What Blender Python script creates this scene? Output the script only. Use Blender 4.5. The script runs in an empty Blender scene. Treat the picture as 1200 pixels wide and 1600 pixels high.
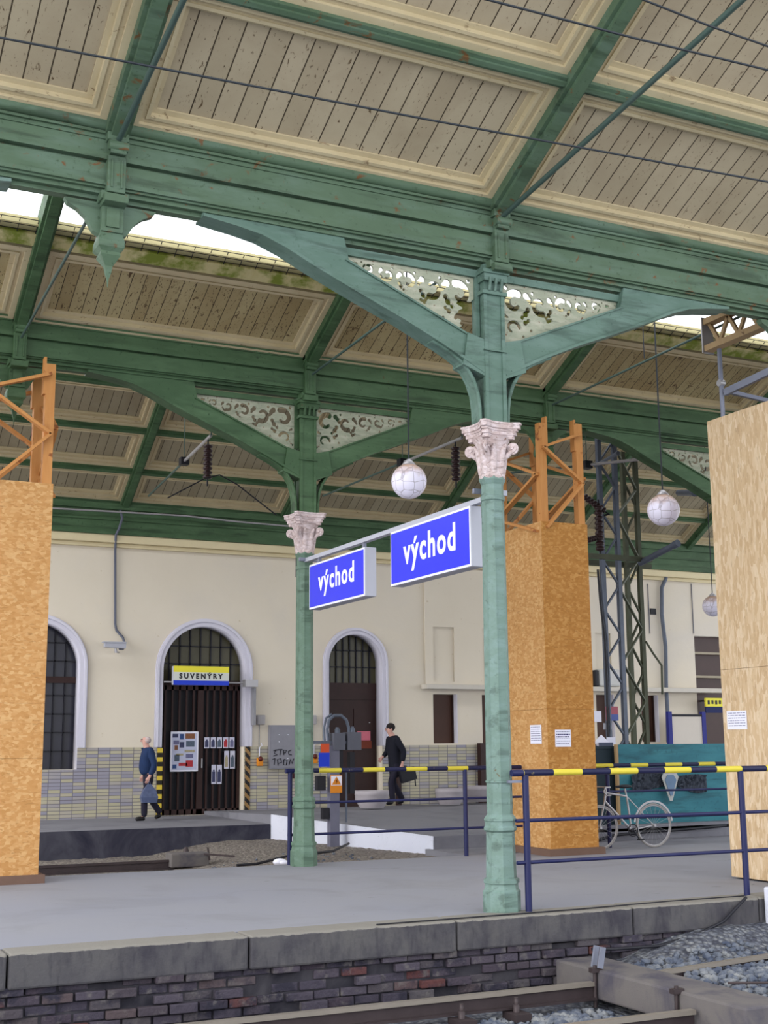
import bpy, bmesh, math, random
from mathutils import Vector, Matrix
PI = math.pi
random.seed(7)
S = bpy.context.scene
C = S.collection
# ------------------------------------------------------------------ camera, sky, exposure
FPX, PITCH, YAW, ROLL, EYE = 2007.6, 0.180376, 0.453199, -0.0079614, 1.6
FW = Vector((math.sin(YAW)*math.cos(PITCH), math.cos(YAW)*math.cos(PITCH), math.sin(PITCH)))
_rt = Vector((math.cos(YAW), -math.sin(YAW), 0)); _up = _rt.cross(FW)
RT = math.cos(ROLL)*_rt + math.sin(ROLL)*_up
UP = -math.sin(ROLL)*_rt + math.cos(ROLL)*_up
cd = bpy.data.cameras.new('camera'); cam = bpy.data.objects.new('camera', cd); C.objects.link(cam)
cd.sensor_fit = 'HORIZONTAL'; cd.sensor_width = 36; cd.lens = 36*FPX/1200; cd.clip_end = 500
M = Matrix((RT, UP, -FW)).transposed().to_4x4(); M.translation = Vector((0, 0, EYE))
cam.matrix_world = M; S.camera = cam

w = bpy.data.worlds.new('sky'); S.world = w; w.use_nodes = True
nt = w.node_tree; nt.nodes.clear()
bg = nt.nodes.new('ShaderNodeBackground'); out = nt.nodes.new('ShaderNodeOutputWorld')
bg.inputs[0].default_value = (0.92, 0.95, 1.0, 1); bg.inputs[1].default_value = 1.6
nt.links.new(bg.outputs[0], out.inputs[0])
sd = bpy.data.lights.new('sun', 'SUN'); sun = bpy.data.objects.new('sun', sd); C.objects.link(sun)
sd.energy = 1.3; sd.angle = 0.9; sd.color = (1.0, 0.96, 0.90)      # bright hazy sky at the open left end of the halls
SUN_TO = Vector((-1.0, -0.35, 0.42)).normalized()
sun.rotation_euler = SUN_TO.to_track_quat('Z', 'Y').to_euler()
S.view_settings.view_transform = 'Standard'; S.view_settings.look = 'None'
S.view_settings.gamma = 1; S.view_settings.exposure = 0.62
S.view_settings.use_curve_mapping = False
for a, v in (('diffuse_bounces', 5), ('max_bounces', 8), ('glossy_bounces', 2), ('sample_clamp_indirect', 6)):
    try: setattr(S.cycles, a, v)
    except Exception: pass

# ------------------------------------------------------------------ helpers
def at(x, y, ax, val):
    """the point of the plane ax=val that lies on the line of sight through photo position (x, y)"""
    d = FW + RT*((x-600)/FPX) - UP*((y-800)/FPX)
    i = 'XYZ'.index(ax); o = Vector((0, 0, EYE)); t = (val-o[i])/d[i]
    return o + d*t
def V(*a): return Vector(a)
class MB:
    def __init__(s): s.v = []; s.f = []; s.sm = []
    def add(s, vs, fs, smooth=False):
        n = len(s.v); s.v += [Vector(q) for q in vs]
        for f in fs: s.f.append(tuple(n+i for i in f)); s.sm.append(smooth)
        return s
    def frame(s, o, ax, ay, az, x0, x1, y0, y1, z0, z1):
        p = [o+ax*x+ay*y+az*z for z in (z0, z1) for y in (y0, y1) for x in (x0, x1)]
        return s.add(p, [(0, 2, 3, 1), (4, 5, 7, 6), (0, 1, 5, 4), (2, 6, 7, 3), (0, 4, 6, 2), (1, 3, 7, 5)])
    def box(s, x0, x1, y0, y1, z0, z1):
        x0, x1 = min(x0, x1), max(x0, x1); y0, y1 = min(y0, y1), max(y0, y1); z0, z1 = min(z0, z1), max(z0, z1)
        return s.frame(V(0, 0, 0), V(1, 0, 0), V(0, 1, 0), V(0, 0, 1), x0, x1, y0, y1, z0, z1)
    def bar(s, a, b, w, h=None, up=V(0, 0, 1)):
        a, b = Vector(a), Vector(b); h = h or w; d = (b-a); L = d.length; d = d.normalized()
        if abs(d.dot(up)) > .98: up = V(0, 1, 0)
        sx = d.cross(up).normalized(); u = sx.cross(d).normalized()
        return s.frame(a, sx, d, u, -w/2, w/2, 0, L, -h/2, h/2)
    def tube(s, pts, r, n=8, closed=False, caps=True):
        pts = [Vector(p) for p in pts]; k = len(pts); rs = r if isinstance(r, (list, tuple)) else [r]*k
        ring = []; prev = None
        for i, p in enumerate(pts):
            if closed: d = (pts[(i+1) % k]-pts[i-1]).normalized()
            else: d = (pts[min(i+1, k-1)]-pts[max(i-1, 0)]).normalized()
            if prev is None:
                u = V(0, 0, 1) if abs(d.z) < .9 else V(1, 0, 0)
            else: u = prev
            sx = d.cross(u).normalized(); u = sx.cross(d).normalized(); prev = u
            ring.append([p+(sx*math.cos(2*PI*j/n)+u*math.sin(2*PI*j/n))*rs[i] for j in range(n)])
        vs = [q for R in ring for q in R]; fs = []
        for i in range(k if closed else k-1):
            a, b = i*n, ((i+1) % k)*n
            for j in range(n): fs.append((a+j, a+(j+1) % n, b+(j+1) % n, b+j))
        s.add(vs, fs, True)
        if caps and not closed:
            s.add(ring[0], [tuple(range(n))[::-1]]); s.add(ring[-1], [tuple(range(n))])
        return s
    def lathe(s, o, prof, n=16, smooth=True, rot=0.0, cap=True):
        """prof: list of (r, z)"""
        o = Vector(o); vs = []; fs = []
        for r, z in prof:
            for j in range(n):
                a = 2*PI*j/n+rot; vs.append(o+V(r*math.cos(a), r*math.sin(a), z))
        for i in range(len(prof)-1):
            for j in range(n): fs.append((i*n+j, i*n+(j+1) % n, (i+1)*n+(j+1) % n, (i+1)*n+j))
        s.add(vs, fs, smooth)
        if cap:
            s.add(vs[:n], [tuple(range(n))[::-1]]); s.add(vs[-n:], [tuple(range(n))])
        return s
    def ball(s, c, r, n=16, sc=(1, 1, 1)):
        c = Vector(c); vs = []; fs = []; m = n//2
        for i in range(m+1):
            t = PI*i/m
            for j in range(n):
                a = 2*PI*j/n; vs.append(c+V(r*sc[0]*math.sin(t)*math.cos(a), r*sc[1]*math.sin(t)*math.sin(a), -r*sc[2]*math.cos(t)))
        for i in range(m):
            for j in range(n): fs.append((i*n+j, i*n+(j+1) % n, (i+1)*n+(j+1) % n, (i+1)*n+j))
        return s.add(vs, fs, True)
    def prism(s, poly, o, ax, ay, az, t):
        """poly: convex or simple 2d outline, in ax/ay plane, thick t along az"""
        n = len(poly); lo = [o+ax*x+ay*y for x, y in poly]; hi = [p+az*t for p in lo]
        fs = [tuple(range(n))[::-1], tuple(range(n, 2*n))]+[(i, (i+1) % n, n+(i+1) % n, n+i) for i in range(n)]
        return s.add(lo+hi, fs)
    def build(s, name, mat, parent=None, bevel=0, subd=0, weld=False):
        me = bpy.data.meshes.new(name); me.from_pydata([tuple(q) for q in s.v], [], s.f); me.update()
        me.polygons.foreach_set('use_smooth', s.sm)
        if weld or any(s.sm):
            bm = bmesh.new(); bm.from_mesh(me)
            if weld: bmesh.ops.remove_doubles(bm, verts=bm.verts, dist=1e-5)
            bmesh.ops.recalc_face_normals(bm, faces=bm.faces); bm.to_mesh(me); bm.free()
        if mat: me.materials.append(mat)
        o = bpy.data.objects.new(name, me); C.objects.link(o)
        if parent: 
            o.parent = parent; o.matrix_parent_inverse = parent_inv(parent)
        if bevel:
            b = o.modifiers.new('bevel', 'BEVEL'); b.width = bevel; b.segments = 2; b.limit_method = 'ANGLE'
        return o
def world_of(o):
    m = Matrix.LocRotScale(o.location, o.rotation_euler, o.scale)
    if o.parent: m = world_of(o.parent) @ o.matrix_parent_inverse @ m
    return m
def parent_inv(p): return world_of(p).inverted()
def thing(name, loc, label, cat, group=None):
    o = bpy.data.objects.new(name, None); C.objects.link(o); o.location = loc; o.empty_display_size = .2
    return tag(o, label, cat, group)
def tag(o, label=None, cat=None, group=None, kind=None):
    for k, v in (('label', label), ('category', cat), ('group', group), ('kind', kind)):
        if v: o[k] = v
    return o
def struct(o, label=None, cat=None): return tag(o, label, cat, None, 'structure')
def copy_tree(o, off, label, group=None):
    def rec(q, par):
        c = q.copy(); C.objects.link(c); c.parent = par
        for ch in [x for x in list(bpy.data.objects) if x.parent == q]: rec(ch, c)
        return c
    c = rec(o, None); c.location = o.location+Vector(off); c['label'] = label
    if group: c['group'] = group
    return c

# ------------------------------------------------------------------ materials
def rgb(r, g, b):
    f = lambda c: (c/255/12.92) if c/255 <= .04045 else ((c/255+.055)/1.055)**2.4
    return (f(r), f(g), f(b), 1)
class NT:
    def __init__(s, name, rough=.7, metal=0):
        s.m = bpy.data.materials.new(name); s.m.use_nodes = True; s.t = s.m.node_tree; s.n = s.t.nodes
        s.b = s.n['Principled BSDF']; s.b.inputs['Roughness'].default_value = rough; s.b.inputs['Metallic'].default_value = metal
        s.b.inputs['Specular IOR Level'].default_value = .3
        s.co = s.n.new('ShaderNodeTexCoord').outputs['Object']
    def L(s, a, b): s.t.links.new(a, b)
    def map(s, sc=(1, 1, 1), rot=(0, 0, 0), src=None):
        m = s.n.new('ShaderNodeMapping'); m.inputs['Scale'].default_value = sc; m.inputs['Rotation'].default_value = rot
        s.L(src or s.co, m.inputs[0]); return m.outputs[0]
    def noise(s, sc, det=4, src=None, dist=0, rough=.6):
        n = s.n.new('ShaderNodeTexNoise'); n.inputs['Scale'].default_value = sc; n.inputs['Detail'].default_value = det
        n.inputs['Distortion'].default_value = dist; n.inputs['Roughness'].default_value = rough
        s.L(src or s.co, n.inputs['Vector']); return n.outputs[0]
    def ramp(s, src, stops):
        r = s.n.new('ShaderNodeValToRGB'); e = r.color_ramp.elements
        while len(e) < len(stops): e.new(.5)
        for q, (p, c) in zip(e, stops): q.position = p; q.color = c if len(c) == 4 else (*c, 1)
        s.L(src, r.inputs[0]); return r.outputs[0]
    def mask(s, src, a, b): return s.ramp(src, [(a, (0, 0, 0, 1)), (b, (1, 1, 1, 1))])
    def mix(s, f, a, b, mode='MIX'):
        m = s.n.new('ShaderNodeMix'); m.data_type = 'RGBA'; m.blend_type = mode
        for sock, v in ((m.inputs[0], f), (m.inputs[6], a), (m.inputs[7], b)):
            if hasattr(v, 'links'): s.L(v, sock)
            elif isinstance(v, (int, float)): sock.default_value = v
            else: sock.default_value = v
        return m.outputs[2]
    def math(s, op, a, b=None, c=None):
        m = s.n.new('ShaderNodeMath'); m.operation = op
        for i, v in enumerate((a, b, c)):
            if v is None: continue
            if hasattr(v, 'links'): s.L(v, m.inputs[i])
            else: m.inputs[i].default_value = v
        return m.outputs[0]
    def sep(s, src=None):
        m = s.n.new('ShaderNodeSeparateXYZ'); s.L(src or s.co, m.inputs[0]); return m.outputs
    def comb(s, x, y, z=0.0):
        m = s.n.new('ShaderNodeCombineXYZ')
        for i, v in enumerate((x, y, z)):
            if hasattr(v, 'links'): s.L(v, m.inputs[i])
            else: m.inputs[i].default_value = v
        return m.outputs[0]
    def color(s, c):
        if hasattr(c, 'links'): s.L(c, s.b.inputs['Base Color'])
        else: s.b.inputs['Base Color'].default_value = c
        return s
    def bump(s, h, st=.3, d=.02):
        b = s.n.new('ShaderNodeBump'); b.inputs['Strength'].default_value = st; b.inputs['Distance'].default_value = d
        s.L(h, b.inputs['Height']); s.L(b.outputs[0], s.b.inputs['Normal']); return s
MAT = {}
def flat(name, col, rough=.7, metal=0, var=.12, sc=6):
    if name in MAT: return MAT[name]
    t = NT(name, rough, metal); dk = tuple(c*(1-var*2) for c in col[:3])+(1,)
    t.color(t.mix(t.noise(sc), dk, col)); MAT[name] = t.m; return t.m
def paint(name, base, dark, rust, lightc, rough=.55, sc=1.0, amt=.62):
    t = NT(name, rough)
    c = t.mix(t.noise(1.3*sc, 5), dark, base)
    c = t.mix(t.mask(t.noise(3.1*sc, 6, t.map((.5, 2, 2))), .45, .85), c, lightc)
    c = t.mix(t.mask(t.noise(5.5*sc, 8, dist=.6), amt, amt+.05), c, rust)
    c = t.mix(t.mask(t.noise(17*sc, 5), .62, .68), c, dark)
    c = t.mix(t.math('MULTIPLY', t.mask(t.noise(2.2*sc, 8, t.map((.35, 2.5, 2.5)), .4), .54, .64), .55), c, tuple(q*.42 for q in dark[:3])+(1,))
    c = t.mix(t.mask(t.noise(38*sc, 3), .70, .73), c, tuple(q*.3 for q in dark[:3])+(1,))
    t.color(c); t.bump(t.noise(20*sc, 4), .15, .01); MAT[name] = t.m; return t.m
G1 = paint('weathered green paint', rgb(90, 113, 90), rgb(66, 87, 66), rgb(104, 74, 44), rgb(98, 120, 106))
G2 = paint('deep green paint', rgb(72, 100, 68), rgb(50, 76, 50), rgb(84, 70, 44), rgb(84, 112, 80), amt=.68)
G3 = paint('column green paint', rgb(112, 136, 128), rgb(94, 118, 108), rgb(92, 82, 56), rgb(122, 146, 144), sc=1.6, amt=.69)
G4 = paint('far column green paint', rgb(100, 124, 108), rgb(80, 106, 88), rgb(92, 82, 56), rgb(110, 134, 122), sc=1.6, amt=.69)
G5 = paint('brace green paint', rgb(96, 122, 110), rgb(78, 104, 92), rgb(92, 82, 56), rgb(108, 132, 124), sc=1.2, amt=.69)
CAPW = paint('peeling white paint', rgb(205, 192, 194), rgb(165, 140, 132), rgb(120, 84, 64), rgb(226, 216, 222), sc=5, amt=.63)
LATW = paint('faded lattice paint', rgb(168, 168, 148), rgb(132, 142, 122), rgb(112, 86, 66), rgb(190, 184, 168), sc=3, amt=.64)
def mouldmat():
    t = NT('cream moulding', .75)
    c = t.mix(t.noise(2, 5), rgb(176, 160, 126), rgb(206, 193, 160))
    c = t.mix(t.mask(t.noise(9, 8, t.map((1, 1.6, 1.6)), .8), .62, .72), c, rgb(128, 108, 82))
    t.color(c); t.bump(t.noise(12, 6), .3, .01); return t.m
MOULD = mouldmat()
def boardmat(name, light, dark, stain, step=.165, spots=.64):
    t = NT(name, .8); x = t.sep()[0]
    q = t.math('DIVIDE', x, step); fr = t.math('FRACT', q); cell = t.math('FLOOR', q)
    wn = t.n.new('ShaderNodeTexWhiteNoise'); wn.noise_dimensions = '1D'; t.L(cell, wn.inputs['W'])
    c = t.mix(wn.outputs[0], light, dark)
    st = t.mask(t.noise(1.1, 6, dist=.4), .42, .75); c = t.mix(t.math('MULTIPLY', st, .6), c, stain)
    c = t.mix(t.mask(t.noise(9, 8, t.map((2, .8, .8)), .8), spots, spots+.05), c, rgb(92, 74, 52))
    c = t.mix(t.mask(t.noise(34, 4, t.map((1.6, .6, .6))), spots+.02, spots+.05), c, rgb(78, 62, 44))
    seam = t.math('LESS_THAN', t.math('ABSOLUTE', t.math('SUBTRACT', fr, .5)), .47)
    c = t.mix(t.math('SUBTRACT', 1.0, seam), c, rgb(70, 60, 46))
    t.color(c); t.bump(seam, .6, .012); return t.m
BOARD1 = boardmat('roof boards near', rgb(184, 171, 145), rgb(170, 157, 131), rgb(152, 136, 112), .22)
BOARD2 = boardmat('roof boards middle', rgb(178, 164, 124), rgb(158, 142, 104), rgb(136, 112, 72), .17, .6)
BOARD3 = boardmat('roof boards far', rgb(158, 148, 124), rgb(140, 130, 106), rgb(122, 108, 84), .2, .66)
def osb(name, a, b, c3, vert=False):
    t = NT(name, .8); dk = tuple(x*.62 for x in a[:3])+(1,)
    v = t.n.new('ShaderNodeTexVoronoi'); v.inputs['Scale'].default_value = 1
    if vert: t.L(t.map((26, 26, 7)), v.inputs['Vector'])
    else: t.L(t.mix(.12, t.map((20, 20, 30), (0, .6, 0)), t.noise(3, 3), 'ADD'), v.inputs['Vector'])
    s = t.sep(v.outputs['Color'])
    c = t.ramp(s[0], [(0, a), (.5, b), (.9, c3), (1, a)])
    c = t.mix(t.math('MULTIPLY', t.noise(2.2, 4), .5), c, a)
    for rot, sc, th, col in ((.5, (5, 5, 24), .60, c3), (-.7, (6, 6, 30), .63, dk), (1.1, (7, 7, 26), .66, dk)) if not vert else ((.05, (26, 26, 5), .58, c3), (-.12, (30, 30, 6), .63, dk), (.2, (22, 22, 5), .66, dk)):
        c = t.mix(t.math('MULTIPLY', t.mask(t.noise(1.6, 2, t.map(sc, (rot, rot, 0))), th, th+.06), .5), c, col)
    t.color(c); t.bump(v.outputs['Distance'], .08, .004); return t.m
OSBO = osb('orange strand board', rgb(162, 110, 50), rgb(174, 122, 60), rgb(194, 146, 84))
OSBL = osb('light strand board', rgb(178, 130, 76), rgb(190, 142, 88), rgb(208, 168, 116))
OSBP = osb('pale strand board', rgb(186, 158, 122), rgb(200, 174, 140), rgb(218, 198, 170), True)
def woodmat(name, a, b, d):
    t = NT(name, .7)
    c = t.mix(t.noise(3, 6, t.map((8, 8, 1))), a, b); c = t.mix(t.mask(t.noise(5, 4), .62, .66), c, d)
    t.color(c); return t.m
TIMB = woodmat('orange timber', rgb(174, 114, 58), rgb(198, 144, 86), rgb(136, 80, 42))
def concmat(name, a, b, dk, sc=1, lo=.5):
    t = NT(name, .85)
    c = t.mix(t.noise(1.2*sc, 8), a, b)
    c = t.mix(t.mask(t.noise(.7*sc, 6, dist=.7), lo, lo+.25), c, dk)
    c = t.mix(t.mask(t.noise(30*sc, 3), .68, .72), c, tuple(x*.6 for x in a[:3])+(1,))
    t.color(c); t.bump(t.noise(40*sc, 6), .25, .01); return t.m
def floormat():
    t = NT('platform asphalt', .8)
    c = t.mix(t.noise(.35, 4), rgb(128, 131, 146), rgb(142, 141, 143)); c = t.mix(t.math('MULTIPLY', t.mask(t.noise(.9, 7, dist=.6), .5, .7), .4), c, rgb(112, 112, 116))
    c = t.mix(t.mask(t.noise(22, 4), .70, .74), c, rgb(90, 90, 96)); c = t.mix(t.mask(t.noise(3.3, 8, t.map((.4, 2, 1)), 1.2), .70, .715), c, rgb(84, 82, 90))
    t.color(c); t.bump(t.noise(60, 4), .15, .005); return t.m
FLOORM_ = concmat('platform asphalt', rgb(126, 128, 138), rgb(138, 139, 148), rgb(116, 117, 124))
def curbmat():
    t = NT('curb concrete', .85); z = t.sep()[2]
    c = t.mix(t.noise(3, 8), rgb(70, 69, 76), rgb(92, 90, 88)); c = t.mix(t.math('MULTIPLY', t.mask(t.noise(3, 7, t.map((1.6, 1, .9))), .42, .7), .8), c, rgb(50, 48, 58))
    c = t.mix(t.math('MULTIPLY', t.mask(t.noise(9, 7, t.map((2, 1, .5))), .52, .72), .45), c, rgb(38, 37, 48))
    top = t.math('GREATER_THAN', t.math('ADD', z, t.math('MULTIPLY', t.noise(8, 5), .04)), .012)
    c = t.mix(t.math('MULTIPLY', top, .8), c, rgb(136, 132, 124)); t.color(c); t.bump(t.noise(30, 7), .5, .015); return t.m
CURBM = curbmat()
PLASTM = concmat('white painted concrete', rgb(196, 200, 218), rgb(212, 214, 226), rgb(176, 178, 190), 1, .55)
FLOORM = floormat()
GREYC = concmat('grey concrete', rgb(116, 116, 124), rgb(130, 130, 138), rgb(98, 98, 108))
DARKC = concmat('shaded platform face', rgb(66, 66, 80), rgb(84, 84, 92), rgb(40, 40, 56), 1.6, .4)  # dark stone face of the building platform, its shadow put into the colour
def brickmat():
    t = NT('old brick', .9); s = t.sep()
    row = t.math('FLOOR', t.math('DIVIDE', s[2], .082)); col = t.math('FLOOR', t.math('ADD', t.math('DIVIDE', s[0], .262), t.math('MULTIPLY', t.math('MODULO', t.math('ABSOLUTE', row), 2.0), .5)))
    wn = t.n.new('ShaderNodeTexWhiteNoise'); wn.noise_dimensions = '2D'; t.L(t.comb(col, row), wn.inputs[0])
    c = t.ramp(wn.outputs[0], [(0, rgb(58, 54, 66)), (.35, rgb(76, 70, 80)), (.6, rgb(60, 52, 62)), (.84, rgb(78, 74, 78)), (.96, rgb(84, 50, 50)), (1, rgb(88, 56, 54))])
    c = t.mix(t.mask(t.noise(4, 7), .5, .62), c, rgb(44, 42, 54)); c = t.mix(t.math('MULTIPLY', t.mask(t.noise(9, 6), .55, .7), .7), c, rgb(104, 100, 98))
    t.color(c); t.bump(t.noise(26, 7), .8, .02); return t.m
MORTAR = concmat('sooty mortar', rgb(52, 50, 58), rgb(66, 64, 68), rgb(32, 31, 40), 4, .4)
BRICK = brickmat()
def tilemat():
    t = NT('glazed wall tiles', .35); s = t.sep(); m = None
    fx = t.math('DIVIDE', s[0], .262); fz = t.math('DIVIDE', s[2], .074)
    wn = t.n.new('ShaderNodeTexWhiteNoise'); wn.noise_dimensions = '2D'; t.L(t.comb(t.math('FLOOR', fx), t.math('FLOOR', fz)), wn.inputs[0])
    zone = t.noise(.55, 1); v = t.math('ADD', t.math('MULTIPLY', wn.outputs[0], .45), t.math('MULTIPLY', zone, .6))
    c = t.ramp(v, [(0, rgb(132, 132, 154)), (.36, rgb(150, 148, 160)), (.5, rgb(174, 167, 154)), (.62, rgb(176, 170, 144)), (1, rgb(194, 187, 166))])
    ex = t.math('ABSOLUTE', t.math('SUBTRACT', t.math('FRACT', fx), .5)); ez = t.math('ABSOLUTE', t.math('SUBTRACT', t.math('FRACT', fz), .5))
    g = t.math('MAXIMUM', t.math('GREATER_THAN', ex, .475), t.math('GREATER_THAN', ez, .42))
    t.color(t.mix(g, c, rgb(104, 100, 108))); t.bump(t.math('SUBTRACT', 1.0, g), .4, .01); return t.m
TILE = tilemat()
def plaster():
    t = NT('cream plaster', .9)
    c = t.mix(t.noise(.6, 5), rgb(212, 202, 184), rgb(224, 215, 200)); c = t.mix(t.math('MULTIPLY', t.mask(t.noise(.35, 6, dist=.5), .5, .7), .5), c, rgb(206, 200, 194))
    c = t.mix(t.mask(t.noise(7, 6), .68, .74), c, rgb(190, 176, 146)); t.color(c); t.bump(t.noise(9, 6), .15, .02); return t.m
PLASTER = plaster()
WHITE = flat('white trim paint', rgb(214, 212, 226), .6, var=.05)
CORN = flat('cornice cream paint', rgb(222, 208, 170), .7, var=.05)
def stripemat(name, c1, c2, per, ax, off=0, slant=0):
    t = NT(name, .5); s = t.sep(); v = s[ax]
    if slant: v = t.math('ADD', v, t.math('MULTIPLY', s[0], slant))
    f = t.math('FRACT', t.math('DIVIDE', t.math('SUBTRACT', v, off), per))
    g = t.math('GREATER_THAN', f, .5); c = t.mix(g, c1, c2); c = t.mix(t.mask(t.noise(14, 6), .68, .72), c, rgb(120, 112, 84)); t.color(c); return t.m
YEL = rgb(206, 190, 62); NAVY = rgb(26, 28, 62)
RAILM = stripemat('black and yellow rail paint', NAVY, YEL, .69, 0, 6.905)
NAVYM = flat('dark blue rail paint', rgb(34, 38, 84), .45, var=.2)
STRIPE = stripemat('hazard stripe strip', rgb(30, 26, 20), rgb(206, 180, 60), .2, 2)
STRIPE2 = stripemat('slanted hazard stripe strip', rgb(30, 26, 26), rgb(150, 116, 70), .2, 2, 0, 1.0)
DARKW = flat('dark brown wood', rgb(58, 36, 34), .5, var=.25)
BLK = flat('black iron', rgb(34, 34, 42), .5, var=.2)
GLASSD = flat('dusty window glass', rgb(92, 88, 66), .25, var=.3, sc=1.2)
GLASSN = flat('dark window glass', rgb(48, 48, 62), .2, var=.3, sc=1)
GREYM = flat('grey metal', rgb(130, 134, 150), .45, .3)
MASTM = flat('mast grey paint', rgb(104, 112, 128), .5, .2, .2)
MASTG = flat('mast olive paint', rgb(88, 92, 74), .6, .1, .2)
SILV = flat('silver paint', rgb(178, 176, 180), .35, .4)
WIREM = flat('dark wire', rgb(40, 46, 52), .5)
RODG = flat('green grey tie rod', rgb(70, 90, 84), .5)
INSU = flat('brown glazed insulator', rgb(54, 36, 38), .3)
BLUE = flat('sign blue', rgb(38, 46, 228), .35, var=.06)
SIGNW = flat('sign white', rgb(236, 236, 250), .4, var=.03)
SIGNG = flat('sign grey metal', rgb(176, 178, 190), .5, var=.06)
PAPER = flat('white paper', rgb(228, 228, 244), .8, var=.04)
INK = flat('printed ink', rgb(60, 60, 110), .8)
TEAL = paint('teal board paint', rgb(44, 116, 130), rgb(34, 96, 110), rgb(70, 80, 80), rgb(60, 132, 142), sc=.8, amt=.72)
ORG = flat('orange plastic', rgb(226, 140, 36), .5)
YSIGN = flat('sign yellow', rgb(230, 220, 60), .4, var=.03)
BSIGN = flat('sign deep blue', rgb(28, 60, 200), .4, var=.03)
RED = flat('red print', rgb(206, 70, 80), .6)
SKIN = flat('skin', rgb(206, 160, 148), .6, var=.06)
JACK = flat('navy jacket cloth', rgb(30, 52, 92), .85, var=.2, sc=10)
COAT = flat('black coat cloth', rgb(22, 24, 38), .85, var=.2, sc=10)
TROU = flat('dark trouser cloth', rgb(34, 32, 50), .85, var=.2)
SHOE = flat('black shoe leather', rgb(20, 18, 22), .4)
HAIRW = flat('thin grey hair', rgb(198, 184, 184), .9)
HAIRD = flat('dark hair', rgb(38, 32, 34), .9)
RAILST = flat('rusty rail steel', rgb(74, 64, 66), .5, .3, .25)
RAILTOP = flat('worn rail head', rgb(150, 142, 132), .4, .4)
SOOT = concmat('sooty timber', rgb(92, 88, 90), rgb(108, 103, 100), rgb(64, 62, 76), 3, .45)
def mossm():
    t = NT('mossy flashing', .9); c = t.mix(t.noise(4, 6, t.map((3, 1, 1))), rgb(176, 164, 110), rgb(200, 192, 150))
    c = t.mix(t.mask(t.noise(3, 6), .45, .6), c, rgb(116, 128, 50)); t.color(c); return t.m
MOSS = mossm()
def globem():
    t = NT('globe glass with wire net', .35)
    v = t.n.new('ShaderNodeTexVoronoi'); v.feature = 'DISTANCE_TO_EDGE'; v.inputs['Scale'].default_value = 9; v.inputs['Randomness'].default_value = .45; t.L(t.co, v.inputs['Vector'])
    e = t.math('LESS_THAN', v.outputs[0], .035)
    z = t.sep()[2]; dirt = t.mask(t.math('ADD', z, t.math('MULTIPLY', t.noise(9, 5), .25)), .16, .3)
    c = t.mix(dirt, rgb(226, 222, 240), rgb(176, 148, 132)); c = t.mix(t.math('MULTIPLY', e, .5), c, rgb(110, 98, 104)); t.color(c); return t.m
GLOBE = globem()
def gravm(name, a, b, c3):
    t = NT(name, .95); v = t.n.new('ShaderNodeTexVoronoi'); v.inputs['Scale'].default_value = 22; t.L(t.co, v.inputs['Vector'])
    s = t.sep(v.outputs['Color']); c = t.ramp(s[0], [(0, a), (.5, b), (1, c3)])
    c = t.mix(t.math('MULTIPLY', t.mask(v.outputs['Distance'], .25, .7), .6), c, tuple(x*.35 for x in a[:3])+(1,))
    c = t.mix(t.math('MULTIPLY', t.mask(t.noise(1.2, 5), .45, .65), .4), c, a)
    t.color(c); t.bump(t.math('SUBTRACT', 1.0, v.outputs['Distance']), .8, .03); return t.m
GRAV = gravm('track ballast', rgb(70, 72, 84), rgb(104, 108, 118), rgb(140, 142, 144))
GRAVD = gravm('brown dusty ballast', rgb(116, 108, 104), rgb(138, 130, 122), rgb(160, 152, 142))
def stonem():
    t = NT('ballast stone', .9); oi = t.noise(5, 2); t.color(t.ramp(oi, [(.35, rgb(64, 72, 90)), (.5, rgb(94, 100, 112)), (.65, rgb(130, 132, 134))])); return t.m
STONE = stonem()

# ------------------------------------------------------------------ flat shapes with holes
def plate(name, outlines, mat, o, ax, ay, az, t, parent=None):
    """outlines: first the outer one, then holes, as 2d lists in the ax/ay plane; t = thickness along az"""
    cu = bpy.data.curves.new(name, 'CURVE'); cu.dimensions = '2D'; cu.fill_mode = 'BOTH'; cu.extrude = abs(t)/2
    for P in outlines:
        sp = cu.splines.new('POLY'); sp.points.add(len(P)-1); sp.use_cyclic_u = True
        for q, (x, y) in zip(sp.points, P): q.co = (x, y, 0, 1)
    tmp = bpy.data.objects.new(name, cu); C.objects.link(tmp)
    dg = bpy.context.evaluated_depsgraph_get(); me = bpy.data.meshes.new_from_object(tmp.evaluated_get(dg))
    bpy.data.objects.remove(tmp); bpy.data.curves.remove(cu)
    mt = Matrix((ax, ay, az)).transposed().to_4x4(); mt.translation = o+az*(t/2)
    me.transform(mt)
    bm = bmesh.new(); bm.from_mesh(me); bmesh.ops.remove_doubles(bm, verts=bm.verts, dist=1e-5)
    bmesh.ops.recalc_face_normals(bm, faces=bm.faces); bm.to_mesh(me); bm.free()
    me.materials.clear(); me.materials.append(mat); me.name = name
    ob = bpy.data.objects.new(name, me); C.objects.link(ob)
    if parent: ob.parent = parent; ob.matrix_parent_inverse = parent_inv(parent)
    return ob
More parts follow.
